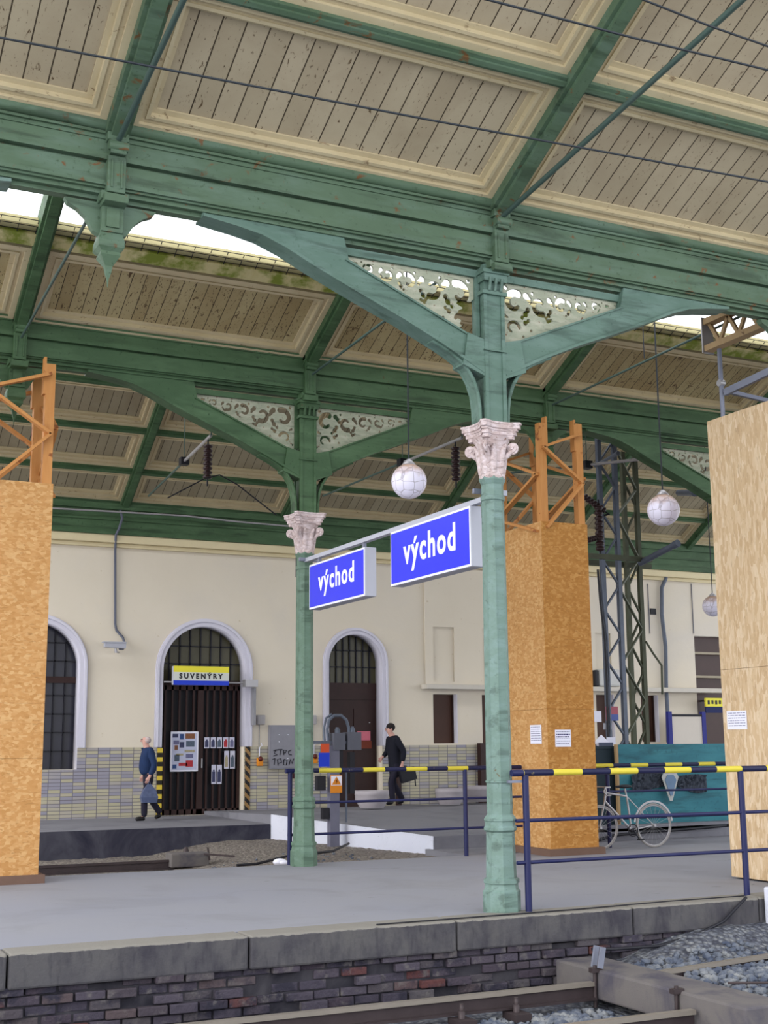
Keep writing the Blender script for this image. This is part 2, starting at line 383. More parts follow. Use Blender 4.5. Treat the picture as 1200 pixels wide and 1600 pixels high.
def letters(name, text, mat, o, ax, ay, az, w, h, depth=.004, bold=.02, parent=None, space=1.0):
    """text fitted into a w by h field whose lower left corner is o"""
    cu = bpy.data.curves.new(name, 'FONT'); cu.body = text; cu.size = 1; cu.offset = bold; cu.extrude = .01; cu.space_character = space; cu.resolution_u = 4
    tmp = bpy.data.objects.new(name, cu); C.objects.link(tmp)
    dg = bpy.context.evaluated_depsgraph_get(); me = bpy.data.meshes.new_from_object(tmp.evaluated_get(dg))
    bpy.data.objects.remove(tmp); bpy.data.curves.remove(cu)
    xs = [v.co.x for v in me.vertices]; ys = [v.co.y for v in me.vertices]; x0, x1, y0, y1 = min(xs), max(xs), min(ys), max(ys)
    for v in me.vertices:
        a, b, c = (v.co.x-x0)/(x1-x0)*w, (v.co.y-y0)/(y1-y0)*h, (v.co.z+.01)/.02*depth
        v.co = o+ax*a+ay*b+az*c
    me.materials.clear(); me.materials.append(mat); me.name = name
    ob = bpy.data.objects.new(name, me); C.objects.link(ob)
    if parent: ob.parent = parent; ob.matrix_parent_inverse = parent_inv(parent)
    return ob
EX, EY, EZ = V(1, 0, 0), V(0, 1, 0), V(0, 0, 1)
def arch(cx, r, z0, zs, n=28):
    return [(cx-r, z0), (cx+r, z0), (cx+r, zs)]+[(cx+r*math.cos(PI*i/n), zs+r*math.sin(PI*i/n)) for i in range(1, n)]+[(cx-r, zs)]
def rect(x0, x1, z0, z1): return [(x0, z0), (x1, z0), (x1, z1), (x0, z1)]

# ================================================================== THE SETTING
YE, YF = 10.85, 17.15           # near and far edge of the island platform
YN, YG = 11.25, 16.85           # column rows
WY = 28.3                       # station building wall
# island platform
m = MB().box(-8, 34, YE+.35, YF, -.9, 0); fl = m.build('floor', FLOORM); struct(fl)
struct(MB().box(-8, 34, YE+.075, YE+.36, -1.2, -.285).build('wall_platform', MORTAR))
m = MB(); rnd = random.Random(11)
for k in range(4, 13):
    z0 = -.082*k; sh = .5 if (k % 2) else 0
    for i in range(3, 45):
        x0 = (i-sh)*.262; dy = rnd.uniform(-.035, .03)
        if rnd.random() < .1: continue
        a = [rnd.uniform(.003, .014) for _ in range(4)]
        m.box(x0+a[0], x0+.262-a[1], YE+.04+dy, YE+.12, z0+a[2]*.7, z0+.082-a[3]*.7)
struct(m.build('wall_platform_bricks', BRICK, bevel=.008))
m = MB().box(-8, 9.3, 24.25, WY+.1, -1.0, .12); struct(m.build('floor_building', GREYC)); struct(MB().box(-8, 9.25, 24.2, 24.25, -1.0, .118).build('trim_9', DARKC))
# raised crossing between the building and the island
m = MB(); P = [V(10.1, 19.0, .15), V(30, 19.0, .15), V(30, 24.2, .3), V(9.28, 24.2, .3), V(30, WY+.1, .2), V(9.28, WY+.1, .2)]
Q = [p+V(0, 0, -1.2-p.z) for p in P]
m.add(P+Q, [(0, 1, 2, 3), (3, 2, 4, 5), (0, 6, 7, 1), (0, 3, 9, 6), (3, 5, 11, 9), (1, 7, 8, 2), (2, 8, 10, 4)])
struct(m.build('floor_crossing', GREYC))
m = MB(); m.add([V(10.09, 18.99, -.7), V(9.27, 24.2, -.7), V(9.27, 24.2, .305), V(10.09, 18.99, .155), V(10.1, 18.99, .155), V(9.30, 24.2, .305), V(10.12, 18.99, -.7), V(9.3, 24.2, -.7)],
      [(0, 3, 2, 1), (3, 4, 5, 2), (4, 6, 7, 5)])
struct(m.build('trim_1', PLASTM))
# curb stones on the near platform edge
CS = [-8, -4.2, -.2, 1.95+.0, 3.97, 6.0, 8.0, 9.62, 13.6, 18, 24, 34]
names = ['', '', 'dark concrete curb stone at far left of the platform edge', 'weathered curb stone on the platform edge at the lower left corner',
         'curb stone right of the first joint on the near platform edge', 'curb stone on the platform edge below the near green column', 'dark streaked curb stone under the near railing', 'curb stone behind the white block at right']
for i in range(2, 8):
    x0, x1 = CS[i], CS[i+1]
    j = [random.uniform(-.012, .012) for _ in range(4)]
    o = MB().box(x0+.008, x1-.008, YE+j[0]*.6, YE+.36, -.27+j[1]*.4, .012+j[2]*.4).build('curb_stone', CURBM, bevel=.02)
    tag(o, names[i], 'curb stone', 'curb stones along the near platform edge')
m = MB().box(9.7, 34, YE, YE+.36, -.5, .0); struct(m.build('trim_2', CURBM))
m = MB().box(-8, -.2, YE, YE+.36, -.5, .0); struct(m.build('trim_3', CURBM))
# track beds
def smooth(a, b, x): t = max(0, min(1, (x-a)/(b-a))); return t*t*(3-2*t)
def znear(x, y):
    base = -.74+.26*smooth(7.2, 7.9, x)+.0*y
    base += .24*smooth(10.2, 10.85, y)*smooth(7.6, 9, x)
    return base
def field(name, x0, x1, y0, y1, nx, ny, zf, mat, amp):
    m = MB(); vs = []; fs = []
    for j in range(ny+1):
        for i in range(nx+1):
            x, y = x0+(x1-x0)*i/nx, y0+(y1-y0)*j/ny; vs.append(V(x, y, zf(x, y)+random.uniform(-amp, amp)))
    for j in range(ny):
        for i in range(nx): a = j*(nx+1)+i; fs.append((a, a+1, a+nx+2, a+nx+1))
    m.add(vs, fs, True); return m.build(name, mat)
o = field('ground_track_bed', -8, 34, -6, YE+.06, 300, 120, znear, GRAV, .012); struct(o)
def zfar(x, y): return -.38+.24*smooth(5.6, 8.2, x)*smooth(24.2, 18, y) + .22*smooth(6.5, 8.5, x)*smooth(18, 24, y)
o = field('ground_second_track_bed', -8, 10.3, YF-.02, 24.3, 180, 70, zfar, GRAVD, .012); struct(o)
struct(MB().box(10, 34, YF-.02, 19.1, -.9, -.05).build('ground_strip', GREYC))
# ballast stones: nobody could count them
def stones(name, n, reg, zf, smin, smax, label):
    m = MB(); k = 0
    bmx = bmesh.new(); bmesh.ops.create_icosphere(bmx, subdivisions=1, radius=1); bv = [v.co.copy() for v in bmx.verts]; bf = [tuple(v.index for v in f.verts) for f in bmx.faces]; bmx.free()
    while k < n:
        x, y = random.uniform(reg[0], reg[1]), random.uniform(reg[2], reg[3])
        if 6.95 < x < 7.55 and y > 8.3 and zf is znear: continue
        r = random.uniform(smin, smax); sc = V(random.uniform(.8, 1.3), random.uniform(.7, 1.1), random.uniform(.5, .9)); a = random.uniform(0, 6)
        R = Matrix.Rotation(a, 3, 'Z') @ Matrix.Rotation(random.uniform(-.5, .5), 3, 'X')
        c = V(x, y, zf(x, y)+r*.3); m.add([c+R@V(v.x*sc.x*r*random.uniform(.82, 1.1), v.y*sc.y*r*random.uniform(.82, 1.1), v.z*sc.z*r) for v in bv], bf); k += 1
    return tag(m.build(name, STONE), label, 'stones', None, 'stuff')
stones('ballast_stones', 1500, (7.5, 10.6, 8.6, 10.55), znear, .022, .05, 'loose blue grey ballast stones right of the beam across the near track')
stones('ballast_stones', 1300, (5.2, 7.0, 8.5, 10.1), znear, .022, .05, 'bluish ballast stones between the rails left of the beam across the near track')
stones('ballast_stones', 300, (3.2, 9.0, 17.4, 20.6), zfar, .012, .03, 'small gravel scattered on the far side of the platform')

# ------------------------------------------------------------------ station building wall
DO = [(5.40, .96, 1.16, 3.36), (9.2, .98, .12, 3.36), (12.98, .71, .15, 3.57)]      # centre, radius, sill, springing
NI = [(15.08, 15.68, 3.17, 4.52), (16.5, 17.1, 3.17, 4.52), (19.95, 20.45, 3.17, 4.52)]
WI = [(15.09, 15.75, 1.66, 2.86), (16.48, 17.1, 1.66, 2.86), (19.95, 20.5, 1.66, 2.9), (21.4, 21.95, 1.66, 2.9)]
BIG = (23.3, 25.2, .25, 4.55)
holes = [arch(*d) for d in DO]+[rect(*q) for q in WI]+[rect(*BIG)]
wl = plate('wall_back', [rect(-8, 32, -.5, 6.35)]+holes, PLASTER, V(0, WY, 0), EX, EZ, EY, .45); struct(wl)
m = MB().box(-8, 32, WY+.5, WY+.6, -.5, 7); struct(m.build('wall_back_inner', DARKW))  # dark sheet behind the openings, the gloom of the rooms put into its colour
th = [arch(DO[1][0], DO[1][1], -.4, 3.36), arch(DO[2][0], DO[2][1], -.4, 3.57)]
tl = plate('wall_tiles', [[(-8, -.4), (8.22, -.4), (8.22, 1.62), (6.36, 1.62), (6.36, 1.16), (4.44, 1.16), (4.44, 1.62), (-8, 1.62)]], TILE, V(0, WY-.025, 0), EX, EZ, EY, .03); struct(tl)
struct(plate('wall_tiles', [rect(10.18, 12.27, -.4, 1.62)], TILE, V(0, WY-.025, 0), EX, EZ, EY, .03))
struct(plate('wall_tiles', [rect(13.69, 19.5, -.4, 1.62)], TILE, V(0, WY-.025, 0), EX, EZ, EY, .03))
def halfring(cx, r, w, z0, zs, n=28):
    a = [(cx+(r+w)*math.cos(PI*i/n), zs+(r+w)*math.sin(PI*i/n)) for i in range(n+1)]
    b = [(cx+r*math.cos(PI*i/n), zs+r*math.sin(PI*i/n)) for i in range(n, -1, -1)]
    return [(cx+r+w, z0)]+a+[(cx-r-w, z0), (cx-r, z0)]+b+[(cx+r, z0)]
for (cx, r, z0, zs), nm in zip(DO, ('window_1', 'door_1', 'door_2')):
    root = struct(thing(nm, V(cx, WY, z0), None, None)); zb = 1.62
    sw = .17 if nm != 'door_2' else .15
    plate('surround', [halfring(cx, r, sw, zb, zs)], WHITE, V(0, WY-.05, 0), EX, EZ, EY, .05, root)
    plate('surround_fillet', [halfring(cx, r+sw*.55, sw*.3, zb, zs)], WHITE, V(0, WY-.085, 0), EX, EZ, EY, .04, root)
    plate('reveal', [halfring(cx, r-.012, .014, z0 if nm == 'window_1' else zb, zs)], WHITE, V(0, WY-.02, 0), EX, EZ, EY, .36, root)
    yb = WY+.33
    if nm == 'window_1':
        plate('pane', [arch(cx, r, z0, zs)], GLASSN, V(0, yb+.03, 0), EX, EZ, EY, .02, root)
        MB().box(cx-r, cx+r, yb-.03, yb+.04, 3.02, 3.16).build('transom', DARKW, root)
    else:
        plate('pane', [arch(cx, r, 3.1, zs)], GLASSD, V(0, yb+.03, 0), EX, EZ, EY, .02, root)
    m = MB()
    for i in range(1, 8):
        x = cx-r+2*r*i/8; h = zs+math.sqrt(max(0, r*r-(x-cx)**2)); zl = z0 if nm == 'window_1' else 3.1
        m.box(x-.016, x+.016, yb-.01, yb+.04, zl, h)
    zz = 3.5
    zlist = [3.5, 3.9] if nm != 'window_1' else [1.55, 1.95, 2.35, 2.75, 3.5, 3.9]
    for z in zlist:
        hw = r if z < zs else math.sqrt(max(0, r*r-(z-zs)**2)); m.box(cx-hw, cx+hw, yb-.01, yb+.04, z-.014, z+.014)
    m.build('glazing_bars', BLK, root)
    if nm == 'door_1':
        MB().box(cx-r, cx+r, yb-.02, yb+.1, 2.98, 3.12).build('transom', DARKW, root)
        MB().box(cx-r, cx+r, yb+.08, yb+.1, z0, 3.0).build('backing', BLK, root)
        for a, b, n in ((cx-r, cx+.02, 6), (cx+.02, cx+r, 6)):
            g = MB()
            g.box(a, a+.07, yb-.03, yb+.03, z0, 3.0); g.box(b-.07, b, yb-.03, yb+.03, z0, 3.0)
            g.box(a, b, yb-.03, yb+.03, z0, z0+.12); g.box(a, b, yb-.03, yb+.03, 2.9, 3.0)
            for i in range(1, n): x = a+(b-a)*i/n; g.box(x-.022, x+.022, yb-.03, yb+.02, z0, 3.0)
            g.build('gate_leaf', DARKW, root)
        MB().box(cx+.05, cx+.075, yb-.06, yb-.03, 1.15, 1.36).build('handle', SILV, root)
    if nm == 'door_2':
        MB().box(cx-r, cx+r, yb-.02, yb+.1, 2.72, 3.12).build('transom', DARKW, root)
        for a, b in ((cx-r, cx), (cx, cx+r)):
            g = MB().box(a, b, yb, yb+.05, z0, 2.72)
            for z in (z0+.2, 1.1, 1.9): g.box(a+.1, b-.1, yb-.02, yb, z, z+.6)
            g.build('door_leaf', DARKW, root)
        MB().box(cx+.5, cx+.53, yb-.03, yb+.02, 2.16, 2.18).build('latch', SILV, root)
# niches, their windows and the ledge
m = MB()
for i, (a, b, c, d) in enumerate(NI):
    n_ = MB(); 
    for q in (rect(a, b, c, d),): pass
NICH = flat('niche cream paint', rgb(214, 200, 158), .9, var=.04)
NH = [rect(a, b, c, d) for a, b, c, d in NI]
pl_ = plate('wall_pilaster_field', [rect(14.86, 20.9, 3.0, 6.0)]+NH, PLASTER, V(0, WY-.06, 0), EX, EZ, EY, .07); struct(pl_)
for i, (a, b, c, d) in enumerate(WI):
    r_ = struct(thing('window_%d' % (i+2), V(a, WY, c), None, None))
    MB().box(a, b, WY+.2, WY+.24, c, d).build('pane', flat('brown shutter', rgb(74, 46, 34), .5), r_)
    f = MB().box(a-.0, a+.04, WY+.15, WY+.24, c, d).box(b-.04, b, WY+.15, WY+.24, c, d); f.build('window_frame', DARKW, r_)
    MB().box(b-.005, b+.015, WY-.01, WY+.15, c, d).build('reveal', WHITE, r_)
struct(MB().box(14.75, 24.1, WY-.32, WY-.02, 2.97, 3.09).build('trim_4', flat('ledge paint', rgb(206, 200, 190), .7, var=.05), bevel=.015))
r_ = struct(thing('window_9', V(23.3, WY, .25), None, None))
MB().box(23.3, 25.2, WY+.25, WY+.3, .25, 4.55).build('pane', flat('brown glazing', rgb(70, 48, 44), .3), r_)
g = MB()
for z in (3.4, 4.05): g.box(23.3, 25.2, WY+.1, WY+.2, z, z+.06)
g.build('glazing_bars', flat('pale bars', rgb(170, 160, 140)), r_)
# cornice and green wall beam
g = MB().box(-8, 32, WY-.10, WY, 6.03, 6.12).box(-8, 32, WY-.2, WY, 6.12, 6.30); struct(g.build('trim_5', CORN, bevel=.02))
g = MB(); 
g.box(-8, 32, WY-.06, WY+.5, 6.9, 7.4)
for a, b, d in ((6.30, 6.42, .24), (6.42, 6.62, .20), (6.62, 6.66, .24), (6.66, 6.86, .20), (6.86, 7.0, .28)): g.box(-8, 32, WY-d, WY+.4, a, b)
struct(g.build('trim_6', G2))

# ================================================================== ROOFS
XS = [6.78+4.12*k for k in range(-2, 5)]       # rafters of the two near roofs
XF = [x+.15 for x in XS]
XW = [3.2, 7.2, 11.05, 15.1, 19.1, 23.05, 27]  # rafters of the roof before the building
class Slope:
    def __init__(s, y0, z0, k, sgn):
        """starts at (y0,z0), climbs k per metre while y moves by sgn"""
        L = math.hypot(1, k); s.o = V(0, y0, z0); s.v = V(0, sgn/L, k/L); s.w = V(0, -sgn*k/L, 1/L); s.L = L
    def box(s, m, x0, x1, v0, v1, w0, w1): return m.frame(s.o, EX, s.v, s.w, x0, x1, v0*s.L, v1*s.L, w0, w1)
    def pt(s, x, v, w): return s.o+EX*x+s.v*v*s.L+s.w*w
def coffer(sl, name, xa, xb, va, vb, mat, root):
    """moulding frame of one panel, four stepped sticks with mitred look"""
    m = MB()
    for i, (d0, d1, w0) in enumerate(((0, .07, .03), (.07, .125, .07), (.125, .16, .05), (.16, .215, .115))):
        sl.box(m, xa+d0, xb-d0, va+d0/sl.L, va+d1/sl.L, w0, .2); sl.box(m, xa+d0, xb-d0, vb-d1/sl.L, vb-d0/sl.L, w0, .2)
        sl.box(m, xa+d0, xa+d1, va+d1/sl.L, vb-d1/sl.L, w0, .2); sl.box(m, xb-d1, xb-d0, va+d1/sl.L, vb-d1/sl.L, w0, .2)
    return m.build(name, mat, root)
def roof(nm, sl, xs, purl, vend, board, rw, rd, rlabels, plabels, pgroup, rgroup, gm, extra=0.0, vstart=.06, pw=.11):
    root = struct(sl_board(sl, nm, xs, vstart, vend, board))
    edges = [vstart]+purl+([vend] if vend-(purl[-1] if purl else 0) > .3 else [])
    for i in range(len(xs)-1):
        for j in range(len(edges)-1):
            va = edges[j]+(0 if j == 0 else pw*.5); vb = edges[j+1]-pw*.5
            coffer(sl, 'panel_moulding', xs[i]+rw*.5, xs[i+1]-rw*.5, va, vb, MOULD, root)
    for i, x in enumerate(xs):
        if rlabels.get(i) is None: 
            m = MB(); sl.box(m, x-rw/2, x+rw/2, 0, vend+extra, -rd*.5, .2); m.build('rafter', gm, root); continue
        m = MB(); sl.box(m, x-rw/2, x+rw/2, 0, vend+extra, -rd*.35, .2); sl.box(m, x-rw*.3, x+rw*.3, 0, vend+extra, -rd*.6, -rd*.35)
        tag(m.build('roof_rafter', gm), rlabels[i], 'rafter', rgroup)
    for j, v in enumerate(purl):
        m = MB(); sl.box(m, xs[0], xs[-1], v-pw/2, v+pw/2, -.02, .2); sl.box(m, xs[0], xs[-1], v-pw*.2, v+pw*.2, -.05, -.02)
        tag(m.build('roof_purlin', gm), plabels[j], 'purlin', pgroup)
    return root
def sl_board(sl, nm, xs, v0, v1, mat):
    m = MB(); sl.box(m, xs[0], xs[-1], v0, v1, .135, .23); return m.build(nm, mat)
near = Slope(11.1, 7.24, .47, -1)
roof('ceiling_near', near, XS, [1.5, 3.0, 4.5], 5.4, BOARD1, .22, .2,
     {1: 'green roof rafter climbing from the near beam above the pointed pendant at left', 2: 'green roof rafter climbing from the near beam above the near column'},
     ['green purlin running across the top of the nearest roof, first up from the beam', 'second green purlin of the nearest roof above the frame', 'third green purlin of the nearest roof overhead'], 'purlins of the nearest roof', 'rafters of the nearest roof', G1)
far_up = Slope(16.75, 7.1, .47, -1)
isl_lab = {1: 'green rafter of the middle roof rising at the left edge past the bright skylight', 2: 'green rafter of the middle roof above the far column', 3: 'green rafter of the middle roof above the plywood clad middle tower', 4: 'green rafter of the middle roof half hidden by the right scaffold'}
roof('ceiling_middle', far_up, XF, [], 1.32, BOARD2, .2, .2, isl_lab, [], '', 'rafters of the middle roof', G2, extra=1.2)
near_dn = Slope(11.45, 7.1, .47, 1)
roof('ceiling_middle', near_dn, XS, [], 1.3, BOARD2, .2, .2, {}, [], '', '', G2, extra=1.2)
m = MB(); m.box(XS[0], XS[-1], 14.02, 14.14, 8.3, 8.42); struct(m.build('trim_7', G2))
# mossy flashing along the skylight, with a wire guard
fl_ = thing('gutter_flashing', V(0, 15.2, 7.8), 'mossy yellow metal flashing along the bright skylight edge', 'flashing')
m = MB(); far_up.box(m, XS[0], XS[-1], 1.33, 1.5, .0, .22); m.build('mossy_edge', MOSS, fl_)
m = MB(); far_up.box(m, XS[0], XS[-1], 1.5, 1.63, .06, .13); far_up.box(m, XS[0], XS[-1], 1.63, 1.65, .0, .13); m.build('sheet', flat('yellowed sheet', rgb(196, 186, 140), .8), fl_)
m = MB()
for i in range(80):
    x = XS[1]-1.5+i*.22
    if x < XS[-1]: m.bar(far_up.pt(x, 1.5, .02), far_up.pt(x, 1.7, .02), .008)
for v in (1.53, 1.60, 1.69): m.bar(far_up.pt(XS[0], v, .03), far_up.pt(XS[-1], v, .03), .008)
m.build('wire_guard', BLK, fl_)
wall_up = Slope(28.1, 7.0, .6, -1)
wl_ = {1: 'green rafter of the far roof meeting the wall beam above the camera cable', 2: 'green rafter of the far roof meeting the wall beam behind the far capital', 3: 'green rafter of the far roof meeting the wall beam left of the near column', 4: 'green rafter of the far roof behind the lattice mast', 5: 'green rafter of the far roof right of the mast, below the second globe'}
roof('ceiling_far', wall_up, XW, [.94, 2.03, 3.13, 4.2], 5.0, BOARD3, .22, .2, wl_,
     ['lowest green purlin of the far roof, just above the wall beam', 'middle green purlin of the far roof', 'upper green purlin of the far roof, mostly behind the far beam', 'topmost green purlin of the far roof behind the far beam'], 'purlins of the far roof', 'rafters of the far roof', G2, pw=.13)
wall_dn = Slope(17.0, 7.1, .6, 1)
m = MB(); wall_dn.box(m, -4, 30, 0, 4.6, .13, .2); struct(m.build('ceiling_far', BOARD3))

# beams on the two column rows
def girder(nm, y, mat, label, XS=XS):
    root = thing(nm, V(XS[2], y, 6.5), label, 'beam')
    m = MB(); x0, x1 = XS[0]-.3, XS[-1]+.3
    # bottom chord, lower band, dark reveal, upper band, gutter roll
    for z0, z1, d in ((6.60, 6.64, .05), (6.64, 6.68, .11), (6.68, 6.70, .15), (6.70, 6.74, .18), (6.74, 6.92, .16), (6.92, 6.945, .13), (6.945, 7.0, .20), (7.0, 7.03, .18), (7.03, 7.15, .165), (7.15, 7.19, .18), (7.19, 7.215, .21)):
        m.box(x0, x1, y-d, y+d, z0, z1)
    m.build('moulded_web', mat, root)
    m = MB(); m.tube([(x0, y-.16, 7.30), (x1, y-.16, 7.30)], .075, 12); m.tube([(x0, y+.16, 7.30), (x1, y+.16, 7.30)], .075, 12); m.box(x0, x1, y-.16, y+.16, 7.25, 7.38)
    m.build('gutter', mat, root)
    for i, x in enumerate(XS):
        c = MB(); s = -1
        c.box(x-.10, x+.10, y-.26, y-.1, 7.12, 7.20); c.box(x-.075, x+.075, y-.28, y-.1, 6.98, 7.12)
        c.box(x-.085, x+.085, y-.235, y-.1, 6.62, 6.98); c.box(x-.055, x-.035, y-.25, y-.1, 6.66, 6.94); c.box(x+.035, x+.055, y-.25, y-.1, 6.66, 6.94)
        c.box(x-.11, x+.11, y-.26, y+.2, 6.52, 6.60); c.tube([(x-.09, y-.26, 7.06), (x+.09, y-.26, 7.06)], .05, 10)
        c.box(x-.13, x+.13, y-.2, y+.12, 6.56, 6.64)
        c.build('console_bracket', mat, root, bevel=.008)
        if abs(i-2) % 2 == 1:     # hanging pendant between two columns
            p = MB(); p.box(x-.10, x+.10, y-.12, y+.12, 6.28, 6.54); p.box(x-.06, x+.06, y-.14, y+.14, 6.32, 6.5)
            p.add([V(x+a*r_, y+b*r_, z) for r_, z in ((.10, 6.28), (.12, 6.2), (.12, 6.14), (.085, 6.1)) for a, b in ((-1, -1), (1, -1), (1, 1), (-1, 1))],
                  [(k*4+j, k*4+(j+1) % 4, k*4+4+(j+1) % 4, k*4+4+j) for k in range(3) for j in range(4)])
            p.lathe((x, y, 0), [(.12, 6.12), (.13, 6.07), (.05, 5.98), (.03, 5.9), (.012, 5.86), (.003, 5.78)], 4, False, PI/4)
            q = p.build('pendant', mat, root)
            for s_ in (-1, 1):
                b = MB(); P = [(0, 0), (.34, 0), (.31, -.05), (.22, -.09), (.14, -.16), (.07, -.28), (0, -.32)]
                b.prism([(s_*(a+.09), c_) for a, c_ in P], V(x, y-.04, 6.58), EX, EZ, EY, .08); b.build('pendant_bracket', mat, q)
    return root
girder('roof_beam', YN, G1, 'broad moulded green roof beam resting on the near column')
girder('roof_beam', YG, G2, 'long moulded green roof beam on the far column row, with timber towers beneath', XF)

# ------------------------------------------------------------------ scroll lattice by marching squares
def lattice_mesh(broken=False):
    import numpy as np
    W, H, st = 1.72, .74, .0115
    xs = np.arange(0, W+st, st); zs = np.arange(-H, st, st); XX, ZZ = np.meshgrid(xs, zs)
    def low(x): return -.76+.425*x       # the brace edge
    f = np.minimum.reduce([XX-.0, W-XX, -ZZ+.0, (ZZ-low(XX))/1.09])
    holes = []
    def stroke(pts): 
        for x, z, r in pts: holes.append((x, z, r))
    def spiral(cx, cz, r0, r1, a0, a1, w0, w1, n=26):
        stroke([(cx+(r0+(r1-r0)*t)*math.cos(a0+(a1-a0)*t), cz+(r0+(r1-r0)*t)*math.sin(a0+(a1-a0)*t), w0+(w1-w0)*t) for t in [i/n for i in range(n+1)]])
    big = [(.2, -.21, .115), (.52, -.2, .095), (.80, -.165, .075), (1.04, -.13, .055), (1.25, -.105, .04)]
    for i, (cx, cz, r) in enumerate(big):
        s = 1 if i % 2 == 0 else -1; a = PI*.5*s
        spiral(cx, cz, r*1.02, r*.5, a-.4*s, a+s*3.9, r*.40, r*.20)
        stroke([(cx+r*1.3, cz+r*.85, r*.36), (cx+r*1.6, cz+r*.55, r*.3), (cx+r*1.75, cz+r*.2, r*.2)]); stroke([(cx-r*.95, cz+r*1.35, r*.22)])
        stroke([(cx+r*1.45, cz-r*.5, r*.28), (cx+r*1.2, cz-r*.95, r*.32), (cx+r*.8, cz-r*1.35, r*.22)])
    spiral(.17, -.5, .085, .045, .2, 4.2, .022, .014); stroke([(.07, -.37, .022), (.1, -.385, .016)]); stroke([(.33, -.42, .03), (.37, -.39, .024)])
    stroke([(.05, -.6, .018)]); stroke([(.40, -.5, .018)]); stroke([(.62, -.36, .026), (.66, -.345, .02)]); stroke([(.3, -.58, .016)])
    stroke([(1.4, -.07, .018), (1.43, -.07, .015)]); stroke([(1.52, -.05, .014)]); stroke([(1.34, -.045, .012)])
    for x, z, r in holes: f = np.minimum(f, np.hypot(XX-x, ZZ-z)-r)
    if broken:
        edge = .215+.03*np.sin(ZZ*38)+.02*np.sin(ZZ*91); f = np.where(ZZ < -.27+.02*np.sin(XX*60), np.minimum(f, XX-edge), f)
    verts = {}; vl = []; faces = []
    def vid(key, p):
        if key not in verts: verts[key] = len(vl); vl.append(p)
        return verts[key]
    ny, nx = f.shape
    for j in range(ny-1):
        for i in range(nx-1):
            c = [(i, j), (i+1, j), (i+1, j+1), (i, j+1)]; val = [f[b, a] for a, b in c]
            if max(val) <= 0: continue
            poly = []
            for k in range(4):
                (a, b), (a2, b2) = c[k], c[(k+1) % 4]; v, v2 = val[k], val[(k+1) % 4]
                if v > 0: poly.append(vid((a, b), (xs[a], zs[b])))
                if (v > 0) != (v2 > 0):
                    t = v/(v-v2); kk = tuple(sorted(((a, b), (a2, b2)))); poly.append(vid(kk, (xs[a]+(xs[a2]-xs[a])*t, zs[b]+(zs[b2]-zs[b])*t)))
            if len(poly) >= 3: faces.append(poly)
    bm = bmesh.new(); bv = [bm.verts.new((x, -.012, z)) for x, z in vl]
    for p in faces:
        try: bm.faces.new([bv[q] for q in p])
        except ValueError: pass
    ret = bmesh.ops.extrude_face_region(bm, geom=bm.faces[:])
    for v in [g for g in ret['geom'] if isinstance(g, bmesh.types.BMVert)]: v.co.y += .024
    bmesh.ops.recalc_face_normals(bm, faces=bm.faces)
    me = bpy.data.meshes.new('scroll_lattice'); bm.to_mesh(me); bm.free(); return me
LM = lattice_mesh(); LMB = lattice_mesh(True)
def lattice(parent, x, y, z, s, mat, me=None):
    me = me or LM
    o = bpy.data.objects.new('scroll_lattice', me); C.objects.link(o); o.parent = parent; o.matrix_parent_inverse = parent_inv(parent)
    o.location = (x, y, z); o.scale = (s, 1, 1)
    return o
LM.materials.append(LATW); LMB.materials.append(LATW)
